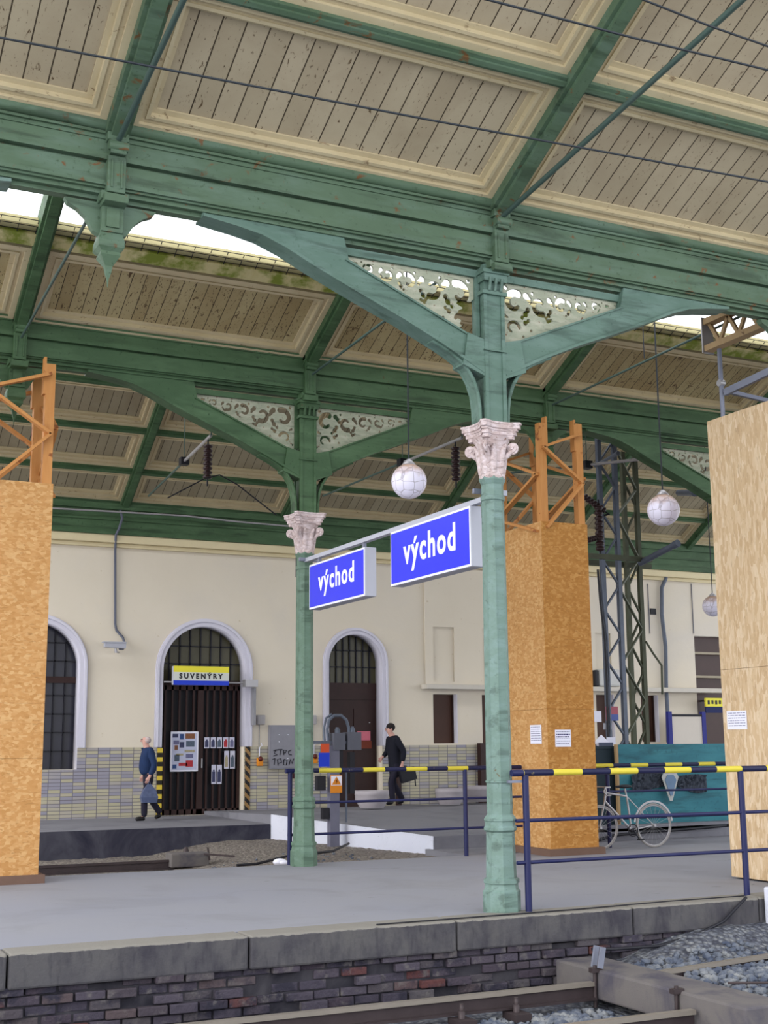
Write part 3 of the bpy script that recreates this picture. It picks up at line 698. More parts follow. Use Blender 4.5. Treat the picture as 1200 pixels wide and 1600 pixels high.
# ------------------------------------------------------------------ columns
OCT = PI/8
def column(x, y, mat, label, top=None):
    top = top or mat
    root = thing('cast_iron_column', V(x, y, 0), label, 'column', 'green cast iron columns')
    b = MB(); k = 1/math.cos(OCT)
    b.lathe((x, y, 0), [(.172*k, 0), (.172*k, .2), (.158*k, .215), (.152*k, .25), (.152*k, .27), (.163*k, .275), (.163*k, .31), (.145*k, .325)], 8, False, OCT)
    b.build('plinth', mat, root)
    b = MB(); b.lathe((x, y, 0), [(.140*k, .32), (.130*k, .76), (.152*k, .78), (.152*k, .805), (.140*k, .82), (.140*k, .86), (.148*k, .87), (.148*k, .89), (.120*k, .93)], 8, False, OCT); b.build('pedestal', mat, root)
    b = MB(); b.lathe((x, y, 0), [(.117*k, .9), (.106*k, 4.08), (.117*k, 4.09), (.117*k, 4.135), (.106*k, 4.14), (.106*k, 4.25), (.128*k, 4.30), (.126*k, 4.33)], 8, False, OCT)
    for j in range(8):     # raised arrises of the octagonal shaft
        a = OCT+j*PI/4; b.tube([(x+.115*k*math.cos(a), y+.115*k*math.sin(a), .98), (x+.105*k*math.cos(a), y+.105*k*math.sin(a), 4.06)], .005, 6)
    b.lathe((x, y, 0), [(.118*k, 1.235), (.127*k, 1.24), (.127*k, 1.255), (.118*k, 1.26)], 8, False, OCT)
    b.build('shaft', mat, root)
    # capital
    c = MB(); c.lathe((x, y, 0), [(.128, 4.31), (.136, 4.33), (.136, 4.35), (.124, 4.37), (.134, 4.55), (.17, 4.68), (.205, 4.74)], 24)
    c.build('capital', CAPW, root)
    ab = MB()
    for z0, z1, r in ((4.72, 4.76, .205), (4.76, 4.80, .225), (4.80, 4.825, .24), (4.825, 4.87, .262), (4.87, 4.89, .272)):
        P = []
        for q in range(4):          # concave sided abacus with cut corners
            a0 = PI/4+q*PI/2; cx, cy = r*1.18*math.cos(a0), r*1.18*math.sin(a0); t = V(-math.sin(a0), math.cos(a0), 0)
            P += [(cx-t.x*.03, cy-t.y*.03), (cx+t.x*.03, cy+t.y*.03)]
            for s in (.25, .5, .75):
                a1 = a0+PI/2; ex, ey = r*1.18*math.cos(a1), r*1.18*math.sin(a1); px, py = cx+(ex-cx)*s, cy+(ey-cy)*s; kk = 1-.16*math.sin(PI*s); P.append((px*kk, py*kk))
        ab.prism(P, V(x, y, z0), EX, EY, EZ, z1-z0)
    ab.build('abacus', CAPW, root)
    for q in range(4):
        a0 = PI/4+q*PI/2; d = V(math.cos(a0), math.sin(a0), 0); cc = V(x, y, 4.63)+d*.222; v = MB(); t = d.cross(EZ)
        pts = []
        for i in range(30):
            th = -PI*.5+i*.33; rr = .062*(1-i/34); pts.append(cc+d*math.cos(th)*rr+EZ*math.sin(th)*rr)
        v.tube(pts, .014, 6); v.tube([cc-t*.02, cc+t*.02], .05, 12); v.tube([cc-t*.035, cc+t*.035], .02, 8)
        v.tube([V(x, y, 4.38)+d*.105, V(x, y, 4.52)+d*.125, cc+d*.0-EZ*.03], [.03, .03, .028], 8)
        v.build('volute', CAPW, root)
    for q in range(8):
        a0 = q*PI/4+PI/8; d = V(math.cos(a0), math.sin(a0), 0); t = d.cross(EZ); lf = MB(); n = V(x, y, 0)
        lf.tube([n+d*.105+EZ*4.36, n+d*.118+EZ*4.48, n+d*.14+EZ*4.60, n+d*.19+EZ*4.66], [.036, .042, .035, .015], 8); lf.build('leaf', CAPW, root)
    # upper square post
    u = MB(); u.box(x-.112, x+.112, y-.112, y+.112, 4.88, 6.62)
    for s in (-1, 1):
        for t in (-1, 1):
            u.box(x+s*.085, x+s*.126, y+t*.085, y+t*.126, 4.88, 6.3)
    u.box(x-.15, x+.15, y-.15, y+.15, 6.28, 6.32); u.box(x-.14, x+.14, y-.17, y+.14, 6.42, 6.5); u.box(x-.16, x+.16, y-.19, y+.16, 6.5, 6.54)
    for s in (-.07, 0, .07): u.tube([(x+s, y-.15, 6.32), (x+s, y-.185, 6.45)], .018, 6)
    u.box(x-.14, x+.14, y-.145, y+.14, 5.66, 5.675)
    u.build('upper_post', top, root)
    for s in (-1, 1):
        P = [(.13, -.78), (.13, -1.09)] + [(.32, -.99), (.62, -.84), (1.06, -.64), (1.6, -.42), (2.05, -.23), (2.35, -.09), (2.6, .0), (2.85, .045), (3.2, .09), (3.2, .14), (1.72, .14), (1.66, -.13)]
        # split in convex-ish strips so that the outline stays clean
        br = plate('brace', [[(s*a, b) for a, b in P]], top, V(x, y-.09, 6.52), EX, EZ, EY, .18, root)
        ed = MB()
        low = [(.13, -1.09), (.62, -.84), (1.06, -.64), (1.6, -.42), (2.05, -.23), (2.35, -.09), (2.6, .0), (2.85, .045), (3.2, .09)]
        for (a, b), (c2, d2) in zip(low[:-1], low[1:]): ed.bar((x+s*a, y, 6.52+b), (x+s*c2, y, 6.52+d2), .25, .03)
        for (a, b), (c2, d2) in zip([(.13, -.78), (1.7, -.11)][:-1], [(.13, -.78), (1.7, -.11)][1:]): ed.bar((x+s*a, y, 6.52+b), (x+s*c2, y, 6.52+d2), .22, .02)
        ed.build('brace_flange', top, br)
        st = MB(); st.add(*(lambda q: (q[0], q[1]))(([V(x+s*.12, y-.12, 5.78), V(x+s*.12, y-.12, 5.38), V(x+s*.38, y-.12, 5.48), V(x+s*.32, y-.12, 5.83), V(x+s*.12, y+.12, 5.78), V(x+s*.12, y+.12, 5.38), V(x+s*.38, y+.12, 5.48), V(x+s*.32, y+.12, 5.83)],
              [(0, 1, 2, 3), (7, 6, 5, 4), (0, 3, 7, 4), (1, 5, 6, 2), (3, 2, 6, 7), (0, 4, 5, 1)])))
        st.build('brace_shoe', top, root)
        pts = [V(x+s*a_, y, z_) for a_, z_ in ((.165, 4.9), (.17, 5.05), (.19, 5.2), (.235, 5.33), (.3, 5.44), (.39, 5.53), (.5, 5.60), (.62, 5.66), (.72, 5.70))]
        cu = MB(); 
        for dy in (-.07, .07): cu.tube([p+EY*dy for p in pts], .022, 6)
        for p, q in zip(pts[:-1], pts[1:]): cu.bar(p, q, .16, .02, EX)
        cu.build('curved_strut', top, root)
        lattice(root, x+s*.14, y+.02, 6.5, s, LATW, LMB if (s < 0 and y < 13) else LM)
        fr = MB(); fr.bar((x+s*.145, y, 5.84), (x+s*.145, y, 6.5), .05, .05); fr.bar((x+s*.14, y, 6.53), (x+s*1.8, y, 6.53), .06, .08); fr.build('lattice_frame', top, root)
    return root
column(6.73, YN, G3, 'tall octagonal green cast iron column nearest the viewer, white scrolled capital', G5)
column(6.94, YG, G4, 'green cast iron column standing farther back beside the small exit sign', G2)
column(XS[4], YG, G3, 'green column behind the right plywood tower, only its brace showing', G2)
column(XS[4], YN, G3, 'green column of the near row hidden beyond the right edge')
column(XS[0], YN, G3, 'green column of the near row beyond the left edge')

# tie rods
def rod(name, pts, r, mat, label, cat='tie rod', group=None):
    return tag(MB().tube(pts, r, 8).build(name, mat), label, cat, group)
rod('tie_rod', [(6.78, 11.0, 7.12), (6.9, 5.0, 7.86)], .028, RODG, 'thick tie rod crossing the top right corner from the near column head')
rod('tie_rod', [(2.66, 11.0, 7.12), (2.6, 5.0, 7.86)], .028, RODG, 'tie rod beside the rafter above the pointed pendant at top left', group=None)
for i, lab in ((1, 'tie rod at the left edge running up across the middle roof'), (2, 'thin tie rod above the far column, behind the near left brace'), (3, 'thin tie rod running to the timber scaffold at right')):
    rod('tie_rod', [(XF[i], YG-.3, 6.9), (XS[i]+.05, YN+.3, 6.96)], .018, RODG, lab, group='tie rods under the middle roof')
rod('hanger_rod', [(XS[3], 14.0, 6.93), (XS[3], 14.0, 8.3)], .007, WIREM, 'thin hanger holding the tie rod at right under the skylight', 'hanger')
# overhead wires of the near track
for (p, q, z, lab) in (((0, 57), (1200, 283), 6.2, 'lowest of the three thin black overhead wires at the top'), ((770, 0), (1200, 108), 6.6, 'middle overhead wire crossing the top right roof panels'), ((1010, 0), (1200, 71), 7.0, 'topmost short overhead wire in the top right corner')):
    a, b = at(*p, 'Z', z), at(*q, 'Z', z); d = (b-a); rod('overhead_wire', [a-d*.3, a+d*.5-EZ*.02, b+d*.3], .0085, WIREM, lab, 'wire', None)

# ------------------------------------------------------------------ timber towers clad with strand board
def tower(x0, x1, y0, y1, ztop, zpost, mats, label, plinth=True, seams=(2.13,)):
    root = thing('timber_tower', V((x0+x1)/2, (y0+y1)/2, 0), label, 'support tower')
    zs = [0.09]+list(seams)+[ztop]
    for a, b in zip(zs[:-1], zs[1:]):
        for nm, bx, mt in (('front_board', (x0, x1, y0, y0+.015), mats[0]), ('side_board', (x0, x0+.015, y0+.015, y1-.015), mats[1]),
                       ('back_board', (x0, x1, y1-.015, y1), mats[0]), ('side_board', (x1-.015, x1, y0+.015, y1-.015), mats[1])):
            MB().box(*bx, a+.002, b-.002).build(nm, mt, root)
    if plinth: MB().box(x0-.07, x1+.07, y0-.07, y1+.07, 0, .1).build('plinth_board', flat('plinth timber', rgb(112, 88, 76), .8), root)
    p = .12
    for px in (x0+.02, x1-p-.02):
        for py in (y0+.02, y1-p-.02):
            MB().box(px, px+p, py, py+p, .1, zpost+random.uniform(-.05, .1)).build('post', TIMB, root)
            MB().box(px+(p if px < (x0+x1)/2 else -.03)-.0, px+(p+.03 if px < (x0+x1)/2 else 0), py, py+p, zpost-.35, zpost+.15).build('splice', TIMB, root)
    h = (zpost-ztop)/2; k = .095
    def dia(a, b): MB().bar(a, b, .04, k, EX if abs((Vector(b)-Vector(a)).x) < .01 else EY).build('diagonal_brace', TIMB, root)
    z0 = ztop-.1; zm = ztop+h*.85; zt = zpost-.1
    for y in (y0+.0, y1-.0):
        dia((x0+.08, y, z0), (x1-.06, y, zm)); dia((x1-.06, y, zm), (x0+.06, y, zt-.25)); dia((x0+.06, y, zt-.25), (x1-.08, y, zt+.02))
    for x in (x0, x1):
        dia((x, y1-.08, z0), (x, y0+.06, zm-.3)) if False else dia((x, y0+.08, z0-.05), (x, y1-.06, ztop+.22)); dia((x, y1-.06, ztop+.22), (x, y0+.06, zm+.1)); dia((x, y0+.06, zm+.1), (x, y1-.08, zt-.2))
    return root
tower(2.32, 3.26, 16.38, 17.3, 4.95, 6.48, (OSBL, OSBL), 'timber prop tower clad in strand board at the left edge', seams=(1.49, 2.16))
tower(10.66, 11.5, 16.38, 17.74, 4.98, 6.5, (OSBO, OSBL), 'timber prop tower clad in orange strand board right of the near column')  # side boards a lighter copy: light from the left put into their colour
rt = thing('boarded_tower', V(11.2, 11.9, 0), 'tall pale strand board tower at the right edge with a steel scaffold on top', 'support tower')
for a, b in ((.02, 2.5), (2.5, 5.68)):
    MB().box(10.78, 10.8, 11.32, 12.62, a+.002, b-.002).build('side_board', OSBP, rt)
    MB().box(10.8, 12.4, 11.32, 11.335, a+.002, b-.002).build('front_board', OSBP, rt)
    MB().box(12.38, 12.4, 11.34, 12.62, a+.002, b-.002).build('side_board', OSBP, rt)
MB().box(10.8, 12.4, 12.6, 12.64, .02, 3.1).build('back_board', OSBO, rt)
MB().box(10.8, 12.4, 12.6, 12.62, 3.1, 5.68).build('back_board', OSBO, rt)
for px, py in ((10.9, 12.45), (10.9, 11.42), (12.2, 12.45), (12.2, 11.42)): MB().tube([(px, py, 0), (px, py, 6.62)], .03, 10).build('scaffold_tube', GREYM, rt)
MB().bar((10.9, 12.38, 6.02), (10.9, 11.3, 6.10), .05, .09).build('scaffold_rail', GREYM, rt)
MB().bar((10.9, 12.4, 6.05), (12.2, 12.4, 5.95), .05, .05).build('scaffold_rail', GREYM, rt)
MB().tube([(10.86, 12.45, 6.16), (10.94, 12.45, 6.16)], .045, 10).build('clamp', SILV, rt)
gt = thing('scaffold_girder', V(10.85, 11.8, 6.62), 'wooden lattice girder lying on the scaffold under the near beam at right', 'girder')
LW = woodmat('weathered girder timber', rgb(150, 122, 84), rgb(176, 150, 112), rgb(112, 86, 62))
ya, yb = 12.62, 10.9
for z0, z1 in ((6.62, 6.70), (6.98, 7.06)): MB().box(10.80, 10.94, yb, ya, z0, z1).build('chord', LW, gt)
g = MB(); n = 9
for i in range(n):
    y0_, y1_ = ya-.05-i*(ya-yb-.1)/n, ya-.05-(i+1)*(ya-yb-.1)/n
    g.bar((10.87, y0_, 6.69 if i % 2 else 6.99), (10.87, y1_, 6.99 if i % 2 else 6.69), .05, .04, EX)
g.build('lattice_web', LW, gt)
MB().box(10.78, 10.96, ya, ya+.02, 6.60, 7.08).build('end_plate', SILV, gt)

# paper notices
def notice(o, ax, ay, nrm, w_, h_, lines, label, heavy=()):
    root = thing('paper_notice', o, label, 'notice', None)
    MB().frame(o, ax, ay, nrm, 0, w_, 0, h_, 0, .003).build('sheet', PAPER, root)
    for i in range(lines):
        m = MB(); z = h_*(.9-.82*i/lines); t = .03 if i not in heavy else .075; x = .07*w_; 
        while x < w_*.9:
            L_ = random.uniform(.05, .16)*w_; m.frame(o, ax, ay, nrm, x, min(x+L_, w_*.94), z-h_*t, z, .003, .0036); x += L_+.03*w_
        m.build('printed_line', INK, root)
P0 = at(829, 1155, 'X', 10.655); notice(V(10.655, P0.y, 1.62), -EY, EZ, -EX, .5*.62, .28, 7, 'small white notice on the narrow lit face of the middle plywood tower')
P0 = at(868, 1167, 'Y', 16.375); notice(V(P0.x, 16.378, P0.z), EX, EZ, -EY, .28, .25, 6, 'white notice with bold print on the front face of the middle plywood tower', (1, 2))
P0 = at(1137, 1140, 'X', 10.775); P1 = at(1166, 1110, 'X', 10.775); notice(V(10.776, P0.y, P0.z), -EY, EZ, -EX, P0.y-P1.y, P1.z-P0.z, 6, 'white notice on the pale plywood tower at right')
P0 = at(64, 1166, 'Y', 16.36); notice(V(3.262, 16.5, P0.z), EY, EZ, EX, .2, .3, 6, 'small notice seen edge on at the right side of the left plywood tower')

# ------------------------------------------------------------------ railings
def railing(xs, y, x0, x1, label, post_r=.033, zt=1.33, mids=(.87, .47), base=0.0):
    root = thing('platform_railing', V(xs[0], y, base), label, 'railing')
    MB().tube([(x0, y, zt), (x1, y, zt)], .032, 12).build('striped_top_rail', RAILM, root)
    MB().tube([(x0-.01, y, zt), (x0+.12, y, zt)], .034, 12).build('end_cap', NAVYM, root)
    for z in mids: MB().tube([(x0+.03, y, z), (x1, y, z)], .019, 10).build('middle_rail', NAVYM, root)
    for x in xs:
        MB().tube([(x, y, base), (x, y, zt-.02)], post_r, 12).build('post', NAVYM, root)
    return root
railing([6.93, 9.66, 12.5], 11.08, 6.78, 14.5, 'black and yellow striped railing along the near platform edge')
railing([6.82, 9.62], YF-.08, 6.76, 10.6, 'striped railing on the far platform edge between far column and middle tower', zt=1.27, mids=(.83, .40))
railing([12.32, 15.3], YF+.1, 11.8, 15.6, 'striped railing behind the parked bicycle', zt=1.27, mids=(.86, .44))
# clamps holding rail to column
tag(MB().box(6.74, 6.95, 11.09, 11.15, 1.235, 1.26).build('rail_clamp', GREYM), 'small iron strap tying the near railing to the near column', 'clamp')

# ------------------------------------------------------------------ exit signs
def exit_sign(y0, y1, z0, z1, label, cx0, cx1, zb, zt):
    root = thing('exit_sign', V(6.93, (y0+y1)/2, z0), label, 'sign', 'blue exit signs')
    MB().box(6.855, 7.02, y0, y1, z0, z1).build('housing', SIGNG, root, bevel=.012)
    MB().box(6.848, 6.856, y0+.005, y1-.005, z0+.005, z1-.005).build('white_border', SIGNW, root)
    MB().box(6.844, 6.849, y0+.025, y1-.025, z0+.03, z1-.03).build('blue_face', BLUE, root)
    letters('lettering', 'východ', SIGNW, V(6.8445, cx0, zb), -EY, EZ, -EX, cx0-cx1, zt-zb, .004, .026, root, 1.16)
    MB().box(6.91, 6.95, y0+.15, y0+.2, z1-.01, 4.2).build('hanging_lug', GREYM, root); MB().box(6.91, 6.95, y1-.2, y1-.15, z1-.01, 4.2).build('hanging_lug', GREYM, root)
    return root
def sgn(tl, br_, asc, desc, x):
    """text box from the photo positions of its left, right, ascender top and descender bottom"""
    return at(*tl, 'X', x)
exit_sign(11.93, 13.89, 3.50, 4.17, 'larger blue východ exit sign next to the near column', at(631, 865, 'X', 6.85).y, at(712.5, 840, 'X', 6.85).y, at(655, 889, 'X', 6.85).z, at(707, 817, 'X', 6.85).z)
exit_sign(14.64, 16.46, 3.47, 4.10, 'smaller looking blue východ exit sign beside the far column', at(498, 910, 'X', 6.85).y, at(554, 890, 'X', 6.85).y, at(508, 931, 'X', 6.85).z, at(551, 876, 'X', 6.85).z)
sb = thing('sign_beam', V(6.93, 14, 4.22), 'galvanised steel bar between the two columns carrying both exit signs', 'bar')
MB().box(6.89, 6.97, 11.35, 16.75, 4.18, 4.235).build('steel_bar', SIGNG, sb)
for y, nm in ((11.42, 0), (16.72, 1)):
    MB().box(6.6 if y < 13 else 6.8, 7.0 if y < 13 else 7.08, y-.02, y+.02, 4.19, 4.24).build('collar_strap', GREYM, sb)
    MB().tube([(6.88, y+.3, 4.3), (6.88, y+.3, 4.0)], .012, 6).build('bolt', BLK, sb)
# ------------------------------------------------------------------ hanging globes
def globe(c, top, r, label):
    root = thing('globe_lamp', c, label, 'lamp', 'hanging globe lamps')
    g = MB().ball((0, 0, 0), r, 28).build('globe', GLOBE, root); g.matrix_parent_inverse = Matrix(); g.location = (0, 0, 0)
    MB().lathe(c, [(.075, r*.93), (.085, r*.98), (.05, r+.035), (.022, r+.06)], 14).build('cap', SILV, root)
    MB().tube([c+EZ*(r+.04), V(c.x, c.y, top)], .011, 8).build('hanging_rod', WIREM, root)
globe(at(639, 752, 'Y', 14.0), 8.3, .222, 'white globe lamp hanging above the larger exit sign')
globe(at(1036.5, 797, 'Y', 14.0), 8.3, .222, 'white globe lamp hanging between the middle tower and the right plywood tower')
globe(at(1114, 947, 'Y', 22.6), 10.42, .235, 'small distant globe lamp half hidden by the right plywood tower')

# ================================================================== TRACKS
def rail(name, pts, zt, label, mat2=RAILTOP):
    root = thing(name, Vector(pts[0]), label, 'rail', 'railway rails')
    a, b = V(*pts[0], zt), V(*pts[1], zt)
    MB().bar(a-EZ*.018, b-EZ*.018, .07, .036).build('rail_head', mat2, root)
    MB().bar(a-EZ*.085, b-EZ*.085, .02, .1).bar(a-EZ*.14, b-EZ*.14, .14, .02).build('rail_web', RAILST, root)
def v2(x, y): return V(x, y, 0)
def rail2(p, q, zt, label, mat=RAILTOP):
    root = thing('railway_rail', V(p[0], p[1], zt-.15), label, 'rail', 'railway rails'); a, b = V(p[0], p[1], zt), V(q[0], q[1], zt)
    MB().bar(a-EZ*.018, b-EZ*.018, .07, .036).build('rail_head', mat, root)
    MB().bar(a-EZ*.085, b-EZ*.085, .02, .1).bar(a-EZ*.14, b-EZ*.14, .14, .02).build('rail_web', RAILST, root)
rail2((-6, 10.12), (6.98, 10.12), -.5, 'rail along the bottom left below the brick platform wall')
rail2((7.45, 9.83), (10.9, 10.42), -.41, 'rail with gravel beside it at the lower right corner')
rail2((-6, 8.72), (6.98, 8.72), -.5, 'second rail at the very bottom of the view')
rail2((-2, 21.1), (6.35, 21.1), -.20, 'dark rail of the second track ending beyond the platform at left', RAILST)
bm_ = thing('track_beam', V(7.2, 9.6, -.7), 'heavy sooty beam lying across the near track', 'beam')
MB().box(7.02, 7.5, 8.15, 10.78, -.66, -.40).build('timber', SOOT, bm_, bevel=.02)
for i, (x, y) in enumerate(((7.1, 10.1), (7.08, 8.95))):
    q = thing('clamp_bolt', V(x, y, -.6), ('forked iron clamp and rod', 'single iron bolt with nut')[i]+' on the beam across the near track', 'bolt')
    MB().tube([(6.99, y, -.72), (7.0, y, -.36)], .018, 8).build('rod', RAILST, q); MB().box(6.95, 7.06, y-.03, y+.03, -.42, -.38).build('nut', RAILST, q)
    if i == 0:
        for dy in (-.05, .05): MB().bar((7.02, y+dy, -.38), (7.06, y+dy, -.2), .025, .05).build('prong', GREYM, q)
tag(MB().tube([(7.5, 8.9, -.37), (8.3, 8.55, -.38), (9.2, 8.4, -.42)], .012, 6).build('iron_strip', RAILST), 'thin iron strip lying from the beam toward the right edge', 'strip')
tag(MB().tube([at(1166, 1402, 'Y', 10.8), at(1130, 1440, 'Y', 10.8), at(1085, 1462, 'Y', 10.8), at(1030, 1478, 'Y', 10.78), at(960, 1483, 'Y', 10.7), at(925, 1483, 'Y', 10.7)], .016, 8).build('black_cable', BLK), 'black cable sagging along the platform wall at right', 'cable')
tag(MB().box(9.66, 10.4, 10.3, 10.83, -.4, .12).build('white_block', PLASTM, bevel=.02), 'white painted concrete block in the lower right corner', 'block')
tag(MB().tube([(5.2, 10.9, .018), (7.4, 10.93, .018), (8.6, 11.02, .018), (9.55, 11.0, .018)], .007, 6).build('thin_cable', BLK), 'thin dark cable lying along the platform edge in front of the near column', 'cable')
for i, (x, y, L_) in enumerate(((5.55, 9.98, .4), (6.1, 10.0, .3))):
    q = thing('rail_fastener', V(x, y, -.7), ('rusty rail fastener', 'second rusty rail fastener, nearer the beam,')[i]+' on the inner side of the near rail', 'fastener', 'rail fasteners'); MB().box(x-.08, x+.08, y-.12, y+.1, -.72, -.66).build('base_plate', RAILST, q); MB().lathe((x, y, 0), [(.03, -.68), (.03, -.6), (.018, -.6), (.018, -.54)], 8).build('bolt', RAILST, q)
# end of the second track
bs = thing('buffer_sleeper', V(6.6, 21.1, -.3), 'short dark sleeper block with bolts where the second track ends', 'sleeper')
MB().box(6.3, 6.95, 20.95, 21.3, -.32, -.1).build('block', SOOT, bs, bevel=.02); MB().bar((6.8, 21.0, -.12), (7.3, 20.7, -.16), .03).bar((6.9, 20.8, -.2), (7.0, 21.2, -.05), .03).build('iron_hook', RAILST, bs); MB().lathe((6.75, 21.6, 0), [(.07, -.3), (.05, -.1), (.03, -.05)], 8).build('bolt', RAILST, bs)
tag(MB().tube([at(370, 1352, 'Z', -.1), at(400, 1350, 'Z', -.1), at(452, 1337, 'Z', -.02), at(520, 1330, 'Z', -.02), at(545, 1318, 'Z', -.02)], .02, 8).build('black_hose', BLK), 'black hose on the gravel left of the far column', 'hose')
tag(MB().ball(at(437, 1347, 'Z', -.05), .09, 12, (1.2, .8, .6)).ball(at(444, 1348, 'Z', -.05), .06, 10, (1.2, .8, .6)).build('plastic_bag_litter', SIGNW), 'crumpled white litter at the foot of the far column', 'litter')

# ================================================================== THINGS ON THE WALL
# souvenir sign
a = at(271, 1070, 'Y', 27.95); b = at(358, 1042, 'Y', 27.95); hh = (b.z-a.z)
ss = thing('shop_sign', V((a.x+b.x)/2, 28, a.z), 'yellow, white and blue SUVENÝRY shop sign above the gated doorway', 'sign')
MB().box(a.x, b.x, 27.96, 28.1, a.z, b.z).build('housing', SIGNG, ss, bevel=.015)
MB().box(a.x, b.x, 27.95, 27.96, b.z-hh*.32, b.z).build('yellow_band', YSIGN, ss); MB().box(a.x, b.x, 27.95, 27.96, a.z+hh*.24, b.z-hh*.32).build('white_band', flat('pale sign grey', rgb(208, 212, 206), .5, var=.03), ss); MB().box(a.x, b.x, 27.95, 27.96, a.z, a.z+hh*.24).build('blue_band', BSIGN, ss)
letters('lettering', 'SUVENÝRY', BLK, V(a.x+.1*(b.x-a.x), 27.95, a.z+hh*.33), EX, EZ, -EY, .79*(b.x-a.x), hh*.36, .004, .045, ss, 1.5)
MB().tube([(8.2, 28.1, a.z+.07), (10.3, 28.1, a.z+.07)], .02, 8).build('bracket_bar', SILV, ss)
MB().box(10.05, 10.35, 27.9, 28.12, 2.96, 3.12).build('end_box', SILV, ss)
tag(MB().box(10.3, 10.36, 28.05, 28.2, 2.1, 2.95).build('flat_box', flat('grey tube box', rgb(150, 150, 156))), 'narrow grey vertical box on the right jamb of the souvenir doorway', 'box')
# posters
yb = WY+.27
ps = thing('poster_board', V(8.7, yb, 1.07), 'white framed poster board covered with small pictures on the gate', 'poster')
a = at(265, 1206, 'Y', yb); b = at(310, 1143, 'Y', yb)
MB().box(a.x, b.x, yb-.03, yb, a.z, b.z).build('frame', SIGNW, ps, bevel=.02)
MB().box(a.x+.04, b.x-.04, yb-.034, yb-.03, a.z+.04, b.z-.04).build('backing', flat('poster pale blue', rgb(196, 200, 226), .6), ps)
cols = [rgb(70, 74, 110), rgb(120, 120, 160), rgb(150, 100, 70), rgb(200, 60, 70), rgb(96, 110, 130), rgb(190, 180, 150), rgb(60, 90, 150)]
for (u, v_, w_, h_, ci) in ((.06, .85, .2, .09, 0), (.32, .8, .14, .14, 6), (.52, .82, .34, .13, 2), (.1, .68, .2, .1, 1), (.32, .6, .16, .14, 0), (.55, .62, .3, .14, 4), (.14, .54, .12, .12, 2), (.2, .4, .26, .05, 5), (.5, .48, .36, .06, 5), (.14, .26, .18, .16, 4), (.55, .34, .26, .1, 1), (.3, .14, .3, .08, 3), (.55, .12, .25, .16, 3), (.08, .08, .14, .1, 6)):
    W_, H_ = b.x-a.x, b.z-a.z; MB().box(a.x+u*W_, a.x+(u+w_)*W_, yb-.037, yb-.034, a.z+v_*H_, a.z+(v_+h_)*H_).build('picture', flat('picture %d' % ci, cols[ci], .6, var=.3, sc=40), ps)
def card(x0, x1, z0, z1, label, grp, ci, y=yb-.005):
    o = thing('postcard', V(x0, y, z0), label, 'postcard', grp); MB().box(x0, x1, y-.006, y, z0, z1).build('card', flat('card white', rgb(206, 206, 226), .6), o)
    w_ = x1-x0; h_ = z1-z0; MB().box(x0+.12*w_, x1-.2*w_, y-.009, y-.006, z0+.1*h_, z1-.35*h_).ball(((x0+x1)/2, y-.006, z1-.3*h_), w_*.22, 10, (1, .1, 1)).build('picture', flat('picture %d' % ci, cols[ci], .6), o)
X0 = at(319, 1165, 'Y', yb).x; st = (at(368, 1165, 'Y', yb).x-X0)/5
zt, zb_ = at(340, 1152, 'Y', yb).z, at(340, 1169, 'Y', yb).z
ordn = ['leftmost', 'second', 'middle', 'red fourth', 'rightmost']
for i in range(5): card(X0+i*st, X0+i*st+st*.8, zb_, zt, '%s postcard of the row of five on the gate' % ordn[i], 'row of postcards on the gate', (0, 0, 4, 3, 1)[i])
for i, (px0, px1, py0, py1, lab) in enumerate(((330, 337.5, 1195, 1225, 'left sheet of the lower pair on the gate'), (338.5, 346.5, 1195, 1225, 'right sheet of the lower pair on the gate'), (350, 357.5, 1173, 1201, 'left tall white sheet under the postcards'), (359, 367, 1173, 1201, 'right tall white sheet under the postcards'))):
    p, q = at(px0, py1, 'Y', yb), at(px1, py0, 'Y', yb); card(p.x, q.x, p.z, q.z, lab, 'paper sheets on the gate', (0, 0, 5, 4)[i])
# hazard strips on the jambs
for x0, mm, lab in ((8.13, STRIPE, 'yellow and black strip on the left jamb of the souvenir door'), (10.19, STRIPE2, 'faded slanted hazard strip on the right jamb of the souvenir door')):
    tag(MB().box(x0, x0+.12, WY-.045, WY-.03, .13, 1.62).build('hazard_strip', mm), lab, 'hazard strip')
# camera and its cable
cc = thing('security_camera', at(182, 1012, 'Y', 28.0), 'small white security camera on the wall left of the souvenir door', 'camera')
p, q = at(163, 1007, 'Y', 27.9), at(196, 1009, 'Y', 27.9)
MB().bar(p, q, .13, .12).bar(p-V(.04, 0, -.05), q+V(0, 0, .07), .17, .02).build('housing', SIGNG, cc); MB().tube([(q-V(.22, 0, .06)), (q-V(.2, 0, .16))], .03, 8).tube([q-V(.2, 0, .14), V(q.x-.05, WY-.02, q.z-.12)], .02, 8).build('bracket', SILV, cc)
pts = [at(188, 797, 'Y', WY-.3), at(191, 810, 'Y', WY-.3), at(186, 826, 'Y', WY-.3), at(181, 836, 'Y', WY-.27), at(180, 860, 'Y', WY-.07), at(180, 975, 'Y', WY-.04), at(182, 985, 'Y', WY-.04), at(192, 996, 'Y', WY-.06), at(195, 1006, 'Y', WY-.1), at(192, 1014, 'Y', WY-.2), at(187, 1014, 'Y', WY-.3)]
tag(MB().tube(pts, .028, 8).build('camera_cable', flat('grey cable', rgb(96, 100, 116), .5)), 'grey cable running down the wall to the security camera', 'cable')
pts = [at(60, 793, 'Y', 27.95)-EX*3]+[at(x, y, 'Y', 27.95) for x, y in ((80, 794), (190, 800), (290, 806), (370, 815), (450, 822))]
tag(MB().tube(pts, .022, 8).build('beam_cable', SILV), 'pale cable strung along the green wall beam', 'cable')
